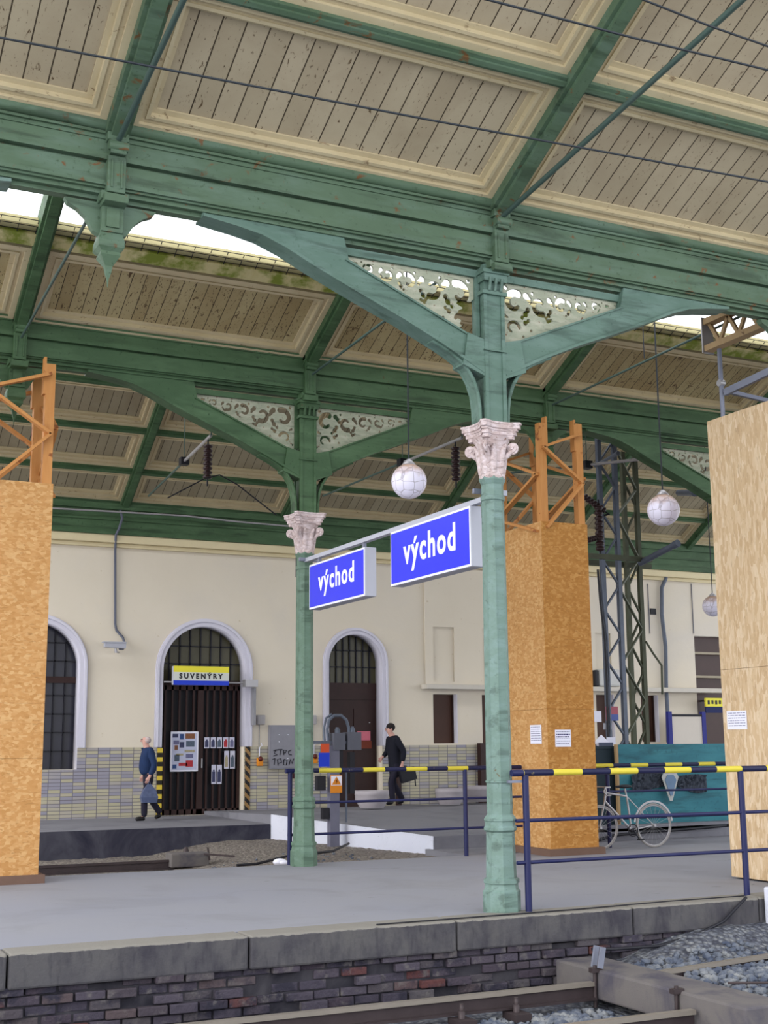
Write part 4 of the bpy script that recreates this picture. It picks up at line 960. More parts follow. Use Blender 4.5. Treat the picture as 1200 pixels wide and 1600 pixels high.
# right pipe, vent and wall cable
pts = [at(1041, 897, 'Y', WY-.1), at(1040, 905, 'Y', WY-.1), at(1034, 918, 'Y', WY-.1), at(1034, 960, 'Y', WY-.1), at(1040, 1010, 'Y', WY-.1), at(1041, 1078, 'Y', WY-.1), at(1043, 1110, 'Y', WY-.36), at(1044, 1160, 'Y', WY-.36)]
tag(MB().tube(pts, .055, 10).build('wall_pipe', MASTM), 'grey pipe bending down the wall right of the lattice mast', 'pipe')
a, b = at(1016, 960, 'Y', WY), at(1024, 951, 'Y', WY); tag(MB().box(a.x, b.x, WY-.03, WY, a.z, b.z).build('vent_cover', BLK), 'small square black vent on the wall beside the mast', 'vent')
for x, i in ((1012, 0), (1080, 1)):
    p, q = at(x, 912, 'Y', WY-.02), at(x+2, 990, 'Y', WY-.02); tag(MB().tube([p, V(p.x, p.y, q.z)], .012, 6).build('wall_wire', flat('grey cable', rgb(96, 100, 116), .5)), ('thin wire down the wall just right of the mast', 'thin wire down the wall left of the distant globe')[i], 'wire')
# junction boxes, orange lanterns, cabinet with graffiti
for (px, py, lab) in ((408, 1124, 'grey junction box on the wall right of the souvenir door'), (488.5, 1124, 'grey junction box half hidden right of the far column')):
    p = at(px, py, 'Y', WY-.1); o = thing('junction_box', p, lab, 'junction box', 'junction boxes on the wall')
    MB().box(p.x-.1, p.x+.1, WY-.12, WY, p.z-.12, p.z+.1).build('box', flat('junction grey', rgb(172, 168, 170)), o, bevel=.02)
    MB().tube([(p.x-.02, WY-.03, p.z-.1), (p.x-.02, WY-.03, p.z-.75)], .01, 6).build('wire', flat('grey cable', rgb(96, 100, 116), .5), o)
for (px, py, lab) in ((406.5, 1190, 'orange emergency lamp on the tiles beside the grey cabinet'), (492, 1186, 'orange emergency lamp right of the far column')):
    p = at(px, py, 'Y', WY-.1); o = thing('orange_lantern', p, lab, 'lantern', 'orange lanterns on the tiled wall')
    MB().box(p.x-.07, p.x+.07, WY-.13, WY-.03, p.z-.1, p.z+.09).build('body', ORG, o, bevel=.02); MB().ball((p.x, WY-.12, p.z+.06), .06, 12).build('lens', flat('dark lens', rgb(90, 30, 24), .2), o)
    MB().tube([(p.x, WY-.05, p.z+.08), (p.x, WY-.05, p.z+.32), (p.x+.06, WY-.05, p.z+.36), (p.x+.04, WY-.05, p.z+.42)], .01, 6).build('hook', SIGNW, o)
a, b = at(421, 1202, 'Y', WY-.1), at(463, 1133, 'Y', WY-.1)
cb = thing('wall_cabinet', V(a.x, WY-.1, a.z), 'grey wall cabinet with black graffiti left of the far column', 'cabinet')
MB().box(a.x, b.x+.35, WY-.12, WY, a.z, b.z).build('body', flat('cabinet grey', rgb(142, 142, 152), .6), cb); MB().box(a.x+.03, b.x+.3, WY-.135, WY-.12, a.z+.03, b.z-.03).build('door', flat('cabinet grey', rgb(142, 142, 152), .6), cb)
g = MB()
for i in range(3):
    for j in range(2): g.ball((a.x+.22+.22*i, WY-.135, b.z-.22-.16*j-.38*(i % 2)*j), .012, 8)
g.build('screws', SIGNW, cb)
g = MB(); random.seed(3); yy = WY-.138
def sq(pts): g.tube([V(a.x+u, yy, a.z+v_) for u, v_ in pts], .012, 5)
sq([(.08, .42), (.2, .44), (.3, .44)]); sq([(.14, .44), (.1, .36), (.18, .33), (.08, .3)]); sq([(.26, .44), (.24, .32)]); sq([(.34, .32), (.33, .43), (.4, .42), (.38, .37), (.33, .37)]); sq([(.52, .43), (.45, .4), (.46, .33), (.53, .32)])
sq([(.06, .22), (.12, .25), (.1, .1)]); sq([(.2, .08), (.18, .22), (.26, .24), (.28, .15), (.2, .13)]); sq([(.34, .22), (.33, .1), (.4, .09), (.42, .2), (.34, .22)]); sq([(.47, .1), (.5, .22), (.54, .12), (.58, .23)]); sq([(.63, .1), (.62, .22), (.7, .2), (.68, .08)]); sq([(.72, .16), (.8, .15)])
g.build('graffiti', flat('spray paint black', rgb(34, 34, 44), .7), cb)
tag(MB().box(a.x+.52, a.x+.62, WY-.1, WY-.05, a.z-.22, a.z-.02).build('cable_gland', flat('dark red gland', rgb(60, 24, 34))), 'dark red cable end below the graffiti cabinet', 'cable end')
p = at(568, 1149, 'Y', WY+.28); tag(MB().box(p.x-.16, p.x+.18, WY+.27, WY+.3, p.z-.12, p.z+.1).build('pink_sticker', flat('pink paper', rgb(214, 116, 134), .7)), 'square pink sticker on the dark arched door', 'sticker')
p = at(570, 1163, 'Y', WY+.28); tag(MB().box(p.x-.2, p.x+.18, WY+.28, WY+.3, p.z-.1, p.z+.08).build('brown_sticker', flat('brown paper', rgb(120, 56, 40), .7)), 'brownish sticker below the pink one on the arched door', 'sticker')
tag(MB().box(14.02, 14.13, WY-.13, WY-.03, .2, 1.6).build('dark_post', DARKW), 'dark brown post against the tiles behind the man with the briefcase', 'post')
tag(MB().box(16.3, 16.5, WY-.2, WY-.03, .2, 1.66).build('dark_post', DARKW), 'dark post against the tiles left of the near column', 'post')
# ------------------------------------------------------------------ electric gear by the far column
p = at(521, 1328, 'Z', -.2); Y0 = p.y; X0 = p.x
eg = thing('switch_pole', V(X0, Y0, -.25), 'grey electric pole with boxes and curved pipes right of the far column', 'electric gear')
def ez(px, py): return at(px, py, 'Y', Y0)
MB().box(X0-.09, X0+.09, Y0-.07, Y0+.07, -.3, ez(520, 1165).z).build('pole', flat('pole grey', rgb(112, 112, 130), .6), eg)
MB().bar(ez(485, 1160), ez(556, 1160), .07, .05).build('crossarm', MASTM, eg)
for x0, x1, y0, y1 in ((518, 536, 1172, 1145), (540, 561, 1172, 1144)):
    a, b = ez(x0, y0), ez(x1, y1); MB().box(a.x, b.x, Y0-.1, Y0+.12, a.z, b.z).build('junction_box', flat('pole box grey', rgb(96, 98, 110), .6), eg)
    MB().lathe(V((a.x+b.x)/2, Y0, b.z), [(.05, 0), (.05, .06), (.03, .08), (.03, .1)], 10).build('gland', MASTM, eg)
pts = [ez(x, y) for x, y in ((513, 1162), (511, 1140), (514, 1125), (522, 1118), (533, 1118), (541, 1125), (545, 1138), (545, 1146))]
MB().tube(pts, .03, 8).build('curved_pipe', MASTM, eg)
pts = [ez(x, y)+EY*.05 for x, y in ((509, 1162), (508, 1138), (511, 1122), (520, 1116))]; MB().tube(pts, .022, 8).build('curved_pipe', MASTM, eg)
for x0, x1, y0, y1 in ((519, 534, 1200, 1172), (494, 507, 1235, 1212), (503, 512, 1280, 1262), (545, 552, 1240, 1175)):
    a, b = ez(x0, y0), ez(x1, y1); MB().box(a.x, b.x, Y0-.06, Y0+.06, a.z, b.z).build('fitting', BLK, eg)
for x in (528, 541): a, b = ez(x, 1285), ez(x, 1200); MB().tube([V(a.x, Y0, a.z), V(a.x, Y0, b.z)], .022, 8).build('conduit', MASTM, eg)
def plaque(name, px0, py0, px1, py1, y, mat, label, cat='sign', t=.012):
    a, b = at(px0, py1, 'Y', y), at(px1, py0, 'Y', y); o = thing(name, V(a.x, y, a.z), label, cat); MB().box(a.x, b.x, y-t, y, a.z, b.z).build('plate', mat, o); return o, a, b
o, a, b = plaque('warning_sign', 516, 1211, 534, 1239, Y0-.08, ORG, 'orange and white warning sign with a triangle below the striped rail'); 
MB().box(a.x+.01, b.x-.01, Y0-.098, Y0-.092, a.z+(b.z-a.z)*.42, b.z-.01).build('white_field', SIGNW, o)
W_ = b.x-a.x; MB().prism([(W_*.1, (b.z-a.z)*.46), (W_*.9, (b.z-a.z)*.46), (W_*.5, (b.z-a.z)*.92)], V(a.x, Y0-.104, a.z), EX, EZ, EY, .006).build('triangle', ORG, o)
MB().prism([(W_*.42, (b.z-a.z)*.7), (W_*.6, (b.z-a.z)*.78), (W_*.5, (b.z-a.z)*.66), (W_*.6, (b.z-a.z)*.66), (W_*.45, (b.z-a.z)*.5), (W_*.5, (b.z-a.z)*.62)], V(a.x, Y0-.108, a.z), EX, EZ, EY, .004).build('lightning_bolt', flat('dark red print', rgb(90, 24, 20)), o)
o, a, b = plaque('blue_sign', 498, 1176, 514.5, 1198, Y0-.1, BSIGN, 'small blue plate on the electric pole right of the far column')
o, a, b = plaque('red_sign', 501, 1162, 514, 1176, Y0-.1, flat('orange red plate', rgb(214, 84, 44), .5), 'small orange red plate above the blue plate on the electric pole')

# planters
def planter(px, py, r, y, label):
    p = at(px, py, 'Y', y); o = thing('round_planter', p, label, 'planter', 'round concrete planters')
    MB().lathe(p, [(r*.72, 0), (r*.8, .05), (r, .17), (r, .26), (r*1.03, .27), (r*1.03, .36), (r*.9, .36), (r*.88, .3)], 28).build('bowl', flat('planter concrete', rgb(176, 170, 176), .9), o)
    MB().lathe(p+EZ*.27, [(.01, .03), (r*.88, .04)], 20, cap=False).build('soil', flat('soil', rgb(70, 60, 56), .9), o)
planter(581, 1262, .36, 25.6, 'round concrete planter in front of the dark arched door')
planter(703, 1257, .33, 26.6, 'round concrete planter left of the near column base')
planter(745, 1252, .42, 27.5, 'larger grey planter partly hidden by the near column')

# ================================================================== LATTICE MAST AND RIGHT SIDE
mx, my = 14.72, 20.2
mast = thing('lattice_mast', V(mx, my, .15), 'tall grey steel lattice mast right of the middle plywood tower', 'mast')
cor = []
pz = [(at(946, 690, 'Y', my), at(943, 1165, 'Y', my)), (at(971, 692, 'Y', my), at(974, 1165, 'Y', my))]
xl, xr = 14.62, 15.1; ys, yn = my, my+.75
def leg(x, y, z1, mat): MB().bar((x, y, .15), (x, y, z1), .085, .085).build('leg', mat, mast)
m1, m2 = at(946, 1000, 'Y', my).x, at(971, 1000, 'Y', my).x; yn = my+.6
m3, m4 = at(984, 1000, 'Y', yn).x, at(1004, 1000, 'Y', yn).x; xl, xr = m1, m2
for x, y, z1, mt in ((m1, my, 7.55, MASTM), (m2, my, 7.55, MASTM), (m3, yn, 7.45, MASTG), (m4, yn, 7.45, MASTG)): leg(x, y, z1, mt)
def zig(p0, p1, q0, q1, n, mat):
    m = MB(); p0, p1, q0, q1 = map(Vector, (p0, p1, q0, q1))
    for i in range(n):
        a = p0.lerp(p1, i/n); b = q0.lerp(q1, (i+1)/n); c = q0.lerp(q1, i/n); d = p0.lerp(p1, (i+1)/n)
        if i % 2 == 0: m.bar(a, b, .05, .03)
        else: m.bar(c, d, .05, .03)
    m.build('zigzag_bracing', mat, mast)
zig((m1, my, .3), (m1, my, 7.5), (m2, my, .3), (m2, my, 7.5), 15, MASTM)
zig((m3, yn, .3), (m3, yn, 7.4), (m4, yn, .3), (m4, yn, 7.4), 13, MASTG)
zig((m2, my, .3), (m2, my, 7.4), (m4, yn, .3), (m4, yn, 7.4), 10, MASTG)
zc = at(960, 872, 'Y', my).z
MB().box(xl-.75, xr+.75, ys-.1, ys-.04, zc-.05, zc+.05).build('crossarm', MASTG, mast)
MB().box(xl-.2, xr+1.3, yn+.04, yn+.1, zc-.05, zc+.05).build('crossarm', MASTG, mast)
MB().box(xl-.06, xr+.6, ys-.08, ys, 7.45, 7.53).build('top_bar', MASTM, mast)
def insul(top, L_, label, tilt=V(0, 0, -1), r=.075, n=7):
    o = thing('insulator', top, label, 'insulator', 'ribbed brown insulators'); d = Vector(tilt).normalized(); m = MB()
    k = 40; pts = [top+d*L_*i/k for i in range(k+1)]; rs = [r*(.45+.55*abs(math.sin(PI*n*i/k))**.6) for i in range(k+1)]; rs[0] = rs[-1] = .02; m.tube(pts, rs, 12); m.build('ribbed_body', INSU, o)
    MB().tube([top-d*.12, top+d*.02], .015, 6).tube([top+d*(L_-.02), top+d*(L_+.12)], .015, 6).build('end_fitting', BLK, o); return o
it_ = at(935, 790, 'Y', my-.07); insul(it_, it_.z-zc-.1, 'upright brown insulator fixed on the lattice mast', r=.09, n=9)
q_ = at(912, 775, 'Y', my-.07); o = insul(q_, .55, 'slanting insulator beside the lattice mast', V(1, 0, -.55), r=.07)
e_ = q_+V(1, 0, -.55).normalized()*.65; MB().tube([e_, V(m1, my, e_.z-.05)], .02, 6).build('mounting_arm', BLK, o)
q_ = at(915, 845, 'Y', my-.07); o = insul(q_, .3, 'small dark insulator under the slanting one at the mast', V(1, 0, .3), r=.06, n=5)
e_ = q_+V(1, 0, .3).normalized()*.4; MB().tube([e_, V(m1, my, e_.z)], .02, 6).build('mounting_arm', BLK, o)
for (p, q, lab) in (((1000, 880), (1053, 852), 'black and grey tube arm pointing right from the mast crossarm'), ((1060, 770), (1083, 775-5), 'short dark tube arm behind the second globe'), ((930, 728), (962, 710), 'thin grey tube high on the mast')):
    a, b = at(*p, 'Y', my), at(*q, 'Y', my-1.0); rr_ = .032 if 'high' in lab else .06; tag(MB().tube([a, b], rr_, 12).tube([b, b+(b-a).normalized()*.12], rr_*1.2, 12).build('tube_arm', MASTM), lab, 'tube arm', 'tube arms near the mast')
pts = [at(x, y, 'Y', my-.1) for x, y in ((934, 890), (938, 940), (945, 1000), (948, 1060), (950, 1160))]
for k, mm in ((0, BLK), (.06, MASTM)): tag(MB().tube([p+EX*k for p in pts], .022, 8).build('mast_cable', mm), ('black cable hanging along the left side of the mast', 'grey cable beside the black one on the mast')[k > 0], 'cable', 'cables on the mast')
pts = [at(x, y, 'Y', my+.4) for x, y in ((1009, 1002), (1020, 1020), (1034, 1040), (1035, 1085))]
tag(MB().tube(pts, .022, 8).build('bent_conduit', MASTG), 'bent thin conduit reaching right from the mast', 'conduit')
for (x0, y0, x1, y1, y, mm, lab) in ((947, 1104, 965, 1126, my-.06, flat('faded red plate', rgb(176, 96, 110), .6), 'faded red and blue enamel plate on the mast'), (943, 1130, 955, 1140, my-.06, SIGNG, 'small pale plate below the enamel plate on the mast'), (925, 1111, 939, 1128, WY-.03, PAPER, 'white paper with an arrow in the dark window left of the mast'), (948, 1152, 961, 1163, my-.2, PAPER, 'small pale card on the grey cabinet at the mast foot')):
    o, a, b = plaque('small_plate', x0, y0, x1, y1, y, mm, lab)
    if mm.name.startswith('faded'): MB().box(a.x, b.x, y-.014, y-.012, a.z, a.z+(b.z-a.z)*.45).build('lower_half', flat('faded blue', rgb(88, 104, 170), .6), o)
p = at(940, 1160, 'Y', my-.3); o = thing('diamond_sign', p, 'small white diamond sign at the mast foot beside the plywood tower', 'sign'); MB().prism([(-.17, 0), (0, -.14), (.17, 0), (0, .14)], p, EX, EZ, EY, .01).build('plate', SIGNW, o)
a, b = at(940, 1215, 'Y', my-.35), at(958, 1160, 'Y', my-.35); o = thing('mast_cabinet', V(a.x, my-.4, .15), 'grey blue electric cabinet at the foot of the mast', 'cabinet'); MB().box(a.x, b.x, my-.35, my-.05, .2, b.z).build('body', flat('cabinet blue grey', rgb(82, 90, 112), .6), o); MB().box(a.x+.02, b.x-.02, my-.36, my-.35, .6, b.z-.05).build('door', flat('cabinet blue grey', rgb(82, 90, 112), .6), o)
# teal board with faded emblem
yt = 19.3; a, b = at(970, 1288, 'Y', yt), at(1124, 1162, 'Y', yt)
tb = thing('teal_board', V(a.x, yt, a.z), 'large teal painted board standing behind the bicycle', 'board')
MB().box(a.x, b.x+.6, yt, yt+.05, .17, b.z).build('panel', TEAL, tb); MB().box(a.x-.04, a.x, yt-.01, yt+.06, .17, b.z).build('edge_strip', LW, tb)
c_ = at(1043, 1228, 'Y', yt-.05)
for k, mt, d in ((1, flat('pale grey paint', rgb(186, 188, 186), .6), .03), (.66, flat('slate blue', rgb(108, 134, 164), .6), .045)):
    MB().prism([(-.19*k, .16*k), (-.1*k, .30*k), (.1*k, .30*k), (.19*k, .16*k), (.03*k, -.26*k), (-.03*k, -.26*k)], c_-EY*(d+.06), EX, EZ, EY, .012).build('emblem', mt, tb)
m = MB(); random.seed(5); nx, nz = 60, 9; xa, xb = at(985, 1220, 'Y', yt).x, at(1102, 1220, 'Y', yt).x; vs = []
for j in range(nz):
    for i in range(nx): u = i/(nx-1); vs.append(V(xa+(xb-xa)*u, yt-.02-random.uniform(0, .05), at(1040, 1222, 'Y', yt).z+.04*math.sin(u*5)+(j/(nz-1)-.5)*(.26+.08*math.sin(u*9))))
m.add(vs, [(j*nx+i, j*nx+i+1, (j+1)*nx+i+1, (j+1)*nx+i) for j in range(nz-1) for i in range(nx-1)], False)
tag(m.build('rolled_netting', flat('dark netting', rgb(74, 82, 96), .8, var=.4, sc=30)), 'dark crumpled netting hung across the teal board', 'netting')
struct(MB().box(13.2, 30, 19.0, 19.25, .1, .2).build('trim_8', GREYC))
tag(MB().tube([at(x, y, 'Y', 18.9) for x, y in ((905, 1322), (960, 1305), (1010, 1300), (1070, 1296), (1135, 1290))], .025, 8).build('black_hose', BLK), 'black hose along the foot of the low wall behind the bicycle', 'hose')
# dark crate beside the board
a, b = at(926, 1262, 'Y', 19.6), at(966, 1170, 'Y', 19.6); tag(MB().box(a.x, b.x-.1, 19.45, 19.7, .17, b.z).box(a.x-.02, b.x-.08, 19.43, 19.72, b.z, b.z+.05).build('dark_crate', flat('dark green crate', rgb(36, 52, 62), .7)), 'dark crate standing between the plywood tower and the teal board', 'crate')
# booth with white panel, blue posts
yk = 27.6; a, b = at(1051, 1165, 'Y', yk), at(1096, 1119, 'Y', yk)
kb = thing('panel_stand', V(a.x, yk, .2), 'white panel in dark blue frame standing before the ledge wall at right', 'panel')
MB().box(a.x, b.x, yk, yk+.04, .2, b.z).build('white_panel', flat('panel cream', rgb(208, 200, 190), .7, var=.03), kb)
for x in (a.x-.06, b.x+.06): MB().box(x-.06, x+.06, yk-.03, yk+.07, .2, b.z+.12).build('blue_post', flat('post deep blue', rgb(34, 40, 130), .5), kb)
MB().tube([(a.x, yk, b.z+.02), (b.x, yk, b.z+.02)], .03, 8).build('top_rail', BLK, kb)
a, b = at(1101, 1104, 'Y', WY-.3), at(1130, 1091, 'Y', WY-.3)
o = thing('yellow_sign', V(a.x, WY-.3, a.z), 'yellow shop sign with a dark blue lower band, cut off by the right tower', 'sign'); MB().box(a.x, b.x, WY-.36, WY-.3, a.z, b.z).build('yellow_face', YSIGN, o); MB().box(a.x, b.x, WY-.355, WY-.3, a.z-.17, a.z).build('blue_band', flat('dark navy band', rgb(30, 40, 90)), o); g = MB()
for i in range(4): g.box(a.x+.06+.13*i, a.x+.13+.13*i, WY-.365, WY-.36, a.z+.06+.01*(i % 2), b.z-.06)
g.build('marks', BLK, o); MB().box(a.x+.3, a.x+.34, WY-.3, WY+.26, b.z-.08, b.z-.04).build('bracket', BLK, o)
# white box with black side standing on the ledge
a, b = at(929, 1072, 'Y', WY-.25), at(968, 1046, 'Y', WY-.25)
o = thing('cooling_unit', V(a.x, WY-.2, 3.1), 'white rounded unit with a dark side standing on the wall ledge', 'unit'); MB().box(a.x+.13, b.x, WY-.3, WY-.05, 3.1, b.z).build('white_body', flat('unit white', rgb(206, 206, 204), .5), o, bevel=.05); MB().box(a.x, a.x+.12, WY-.3, WY-.05, 3.1, b.z-.03).build('dark_side', BLK, o, bevel=.03)
# overhead equipment of the second track
def spanrod(p, q, z, label, ins, il):
    a, b = at(*p, 'Z', z), at(*q, 'Z', z); o = thing('catenary_arm', a, label, 'arm', 'catenary arms')
    c = a.lerp(b, .62); MB().tube([a, c], .022, 8).build('dark_section', RODG, o); MB().tube([c, b], .028, 8).build('pale_section', SILV, o); zr = min(7.1+.6*(b.y-17), 7+.6*(28.1-b.y))+.14; MB().tube([b, V(b.x, b.y, zr)], .012, 6).build('drop_rod', RODG, o); zr = min(7.1+.6*(c.y-17), 7+.6*(28.1-c.y))+.14; MB().tube([c, V(c.x, c.y, zr)], .009, 6).build('drop_rod', RODG, o); MB().box(c.x-.08, c.x+.08, c.y-.08, c.y+.08, c.z-.07, c.z+.07).build('clamp', BLK, o)
    if ins: 
        t = b.lerp(a, .04)-EZ*.06; insul(t-EZ*.05, .62, il, r=.085, n=8)
    return a, b
spanrod((232, 775), (330, 680), 6.9, 'catenary arm seen below the far beam at left, ending at the brace', (333, 690), 'dark ribbed insulator hanging below the left brace of the far column')
spanrod((505, 775), (722, 684), 6.9, 'pale tipped catenary arm ending beside the near capital', (686, 697), 'dark ribbed insulator hanging left of the near capital')
spanrod((790, 740), (998, 718), 6.7, 'pale rod passing before the lattice mast', None, None)
c_ = at(343, 742, 'Z', 6.2)
for q, lab in (((262, 778), 'thin wire running left from the hanging insulator'), ((432, 805), 'thin wire running right from the hanging insulator to the far capital')):
    b = at(*q, 'Y', c_.y); tag(MB().tube([c_, c_.lerp(b, .3)+EZ*.05, b], .012, 6).build('span_wire', BLK), lab, 'wire', 'wires from the left insulator')

# ================================================================== BICYCLE
yb_ = 16.9
rc, fc = at(1021, 1281, 'Y', yb_), at(937, 1289, 'Y', yb_); R_ = .34
rc.z = R_; fc.z = R_; 
if rc.x-fc.x > 1.12: fc.x = rc.x-1.04
bk = thing('bicycle', V((rc.x+fc.x)/2, yb_, 0), 'silver racing bicycle parked beside the middle plywood tower', 'bicycle')
for c in (rc, fc):
    pts = [c+V(R_*.96*math.cos(2*PI*i/36), 0, R_*.96*math.sin(2*PI*i/36)) for i in range(36)]
    wh = MB().tube(pts, .016, 6, closed=True).build('wheel', flat('tyre pale grey', rgb(150, 146, 144), .7), bk)
    pts = [c+V(R_*.90*math.cos(2*PI*i/36), 0, R_*.90*math.sin(2*PI*i/36)) for i in range(36)]
    s_ = MB().tube(pts, .009, 5, closed=True)
    for i in range(18): a = 2*PI*i/18; s_.tube([c, c+V(R_*.9*math.cos(a), .0, R_*.9*math.sin(a))], .0018, 4, caps=False)
    s_.tube([c-EY*.04, c+EY*.04], .022, 8); s_.build('spokes', SILV, wh)
bb = V(rc.x-.43, yb_, .28); st_ = V(rc.x-.50, yb_, .80); hd = V(fc.x+.14, yb_, .86); hd2 = hd+V(-.03, 0, -.12); seat = st_+V(-.03, 0, .12)
f = MB()
for p, q, r in ((bb, st_, .016), (st_, hd, .016), (bb, hd2, .018), (hd+EZ*.03, hd2, .02), (bb, rc, .011), (st_, rc, .009), (hd2, fc+EX*.0, .014), (st_, seat, .013)): f.tube([p, q], r, 8)
f.build('frame', SILV, bk)
MB().ball(seat+EZ*.03, .12, 14, (1.15, .5, .25)).ball(seat+V(-.1, 0, .03), .07, 10, (1.3, .35, .3)).build('saddle', BLK, bk)
hb = MB(); hp = hd+V(-.06, 0, .09); hb.tube([hd, hd+EZ*.07, hp], .012, 8)
for s in (-1, 1): hb.tube([hp, hp+EY*s*.2, hp+V(-.09, s*.21, 0), hp+V(-.13, s*.21, -.06), hp+V(-.08, s*.21, -.12), hp+V(0, s*.21, -.12)], .012, 8)
hb.build('handlebar', SILV, bk)
cr = MB().tube([bb-EY*.04, bb+EY*.04], .03, 8); pts = [bb+V(.09*math.cos(2*PI*i/20), -.04, .09*math.sin(2*PI*i/20)) for i in range(20)]; cr.tube(pts, .008, 5, closed=True); cr.tube([bb-EY*.05, bb+V(.1, -.05, -.13)], .01, 6).tube([bb+EY*.05, bb+V(-.1, .05, .13)], .01, 6); cr.box(bb.x+.06, bb.x+.15, bb.y-.12, bb.y-.05, bb.z-.15, bb.z-.13); cr.build('crank', BLK, bk)
fd = MB(); pts = [rc+V(.37*math.cos(a), 0, .37*math.sin(a)) for a in [PI*(.05+.9*i/16) for i in range(17)]]
for p, q in zip(pts[:-1], pts[1:]): fd.bar(p, q, .03, .006, EY)
fd.build('mudguard', SILV, bk)

# ================================================================== PEOPLE
def skin_mesh(name, chain, mat, parent, sub=2, root_i=0):
    """chain: dict name -> (pos, radius), edges list"""
    V_, E_ = chain; names_ = list(V_); idx = {n: i for i, n in enumerate(names_)}
    me = bpy.data.meshes.new(name); me.from_pydata([tuple(V_[n][0]) for n in names_], [(idx[a], idx[b]) for a, b in E_], []); me.update()
    o = bpy.data.objects.new(name, me); C.objects.link(o)
    mk = o.modifiers.new('skin', 'SKIN'); mk.use_smooth_shade = True
    sv = me.skin_vertices[0].data if len(me.skin_vertices) else None
    if sv is None:
        bm = bmesh.new(); bm.from_mesh(me); bm.verts.layers.skin.verify(); bm.to_mesh(me); bm.free(); sv = me.skin_vertices[0].data
    for n in names_:
        r = V_[n][1]; sv[idx[n]].radius = (r, r) if not isinstance(r, tuple) else r
        sv[idx[n]].use_root = (idx[n] == root_i)
    sb_ = o.modifiers.new('sub', 'SUBSURF'); sb_.levels = sub; sb_.render_levels = sub
    dg = bpy.context.evaluated_depsgraph_get(); m2 = bpy.data.meshes.new_from_object(o.evaluated_get(dg))
    bpy.data.objects.remove(o); m2.materials.clear(); m2.materials.append(mat); m2.name = name
    for p in m2.polygons: p.use_smooth = True
    ob = bpy.data.objects.new(name, m2); C.objects.link(ob); ob.parent = parent; return ob
def person(loc, heading, J, label, upper, uplen, trou, hair, bald, belly=.0, k=1.0):
    root = thing('person', loc, label, 'person'); root.rotation_euler = (0, 0, heading); root.scale = (k, k, k)
    def nod(*ns): return {n: J[n] for n in ns}
    v = dict(J); e = [('pelvis', 'spine'), ('spine', 'chest'), ('chest', 'neck'), ('neck', 'jaw'), ('jaw', 'skull'), ('skull', 'crown')]
    for s in 'lr':
        e += [('chest', s+'sh'), (s+'sh', s+'el'), (s+'el', s+'wr'), (s+'wr', s+'palm'), ('pelvis', s+'hip'), (s+'hip', s+'kn'), (s+'kn', s+'an'), (s+'an', s+'toe')]
        w_ = J[s+'wr'][0]; pm = J[s+'palm'][0]; d = (pm-w_).normalized(); side = EX-d*EX.dot(d); side = side.normalized()
        for i, (off, L_) in enumerate(((.030, .070), (.010, .080), (-.010, .075), (-.028, .06))):
            b0 = pm+side*off+d*.012; inward = V(0, -1 if s == 'l' else 1, 0)
            v[s+'f%da' % i] = (b0, .010); v[s+'f%db' % i] = (b0+d*L_*.5+inward*.008, .009); v[s+'f%dc' % i] = (b0+d*L_*.85+inward*.034, .0075)
            e += [(s+'palm', s+'f%da' % i), (s+'f%da' % i, s+'f%db' % i), (s+'f%db' % i, s+'f%dc' % i)]
        v[s+'t1'] = (w_.lerp(pm, .6)+side*.035, .011); v[s+'t2'] = (pm+side*.05+d*.02, .009); e += [(s+'wr', s+'t1'), (s+'t1', s+'t2')]
    body = skin_mesh('body', (v, e), SKIN, root)
    # face: nose, eyes, mouth, ears
    sk = J['skull'][0]; hr = J['skull'][1]; hr = hr if not isinstance(hr, tuple) else hr[0]
    fx = MB(); fx.ball(sk+V(hr*1.12, 0, -.02), .018, 8, (1.1, .8, 1.4))
    for s in (-1, 1): fx.ball(sk+V(-.01, s*hr*.92, -.01), .026, 8, (.8, .4, 1.3))
    fx.build('nose_and_ears', SKIN, None).parent = root
    ey = MB()
    for s in (-1, 1): ey.ball(sk+V(hr*.93, s*.032, .012), .011, 8)
    ey.build('eyes', BLK, None).parent = root
    MB().ball(sk+V(hr*.98, 0, -.062), .022, 8, (.35, 1, .22)).build('mouth', flat('lips', rgb(150, 84, 80)), None).parent = root
    hm = MB()
    if bald:
        hm.ball(sk+V(-.03, 0, -.01), hr*1.10, 16, (.88, 1.0, .78))
    else:
        hm.ball(sk+V(-.028, 0, .035), hr*1.14, 16, (1.0, .98, .92))
    hm.build('hair', hair, None).parent = root
    # clothes
    def inf(n, r): return (J[n][0], r)
    tv = {'pelvis': (V(0, 0, .93), .125), 'waist': (V(0, 0, 1.06), .12)}; te = [('pelvis', 'waist')]
    for s in 'lr': tv[s+'hip'] = (J[s+'hip'][0]+V(0, 0, -.08), .1); tv[s+'kn'] = inf(s+'kn', .078); tv[s+'an'] = (J[s+'an'][0]+V(-.01, 0, -.02), .07); te += [('pelvis', s+'hip'), (s+'hip', s+'kn'), (s+'kn', s+'an')]
    skin_mesh('trousers', (tv, te), trou, root)
    uv_ = {'chest': inf('chest', (.19, .15)), 'spine': (J['spine'][0]+V(belly*.4, 0, 0), (.18+belly, .15+belly)), 'pelvis': (J['pelvis'][0]+V(0, 0, -.06), (.175+belly*.6, .16+belly*.6)), 'neck': (J['neck'][0]+V(0, 0, -.01), .078)}
    ue = [('chest', 'spine'), ('spine', 'pelvis'), ('chest', 'neck')]
    if uplen: uv_['hem'] = (J['pelvis'][0]+V(-.02, 0, -uplen), (.19, .17)); ue.append(('pelvis', 'hem'))
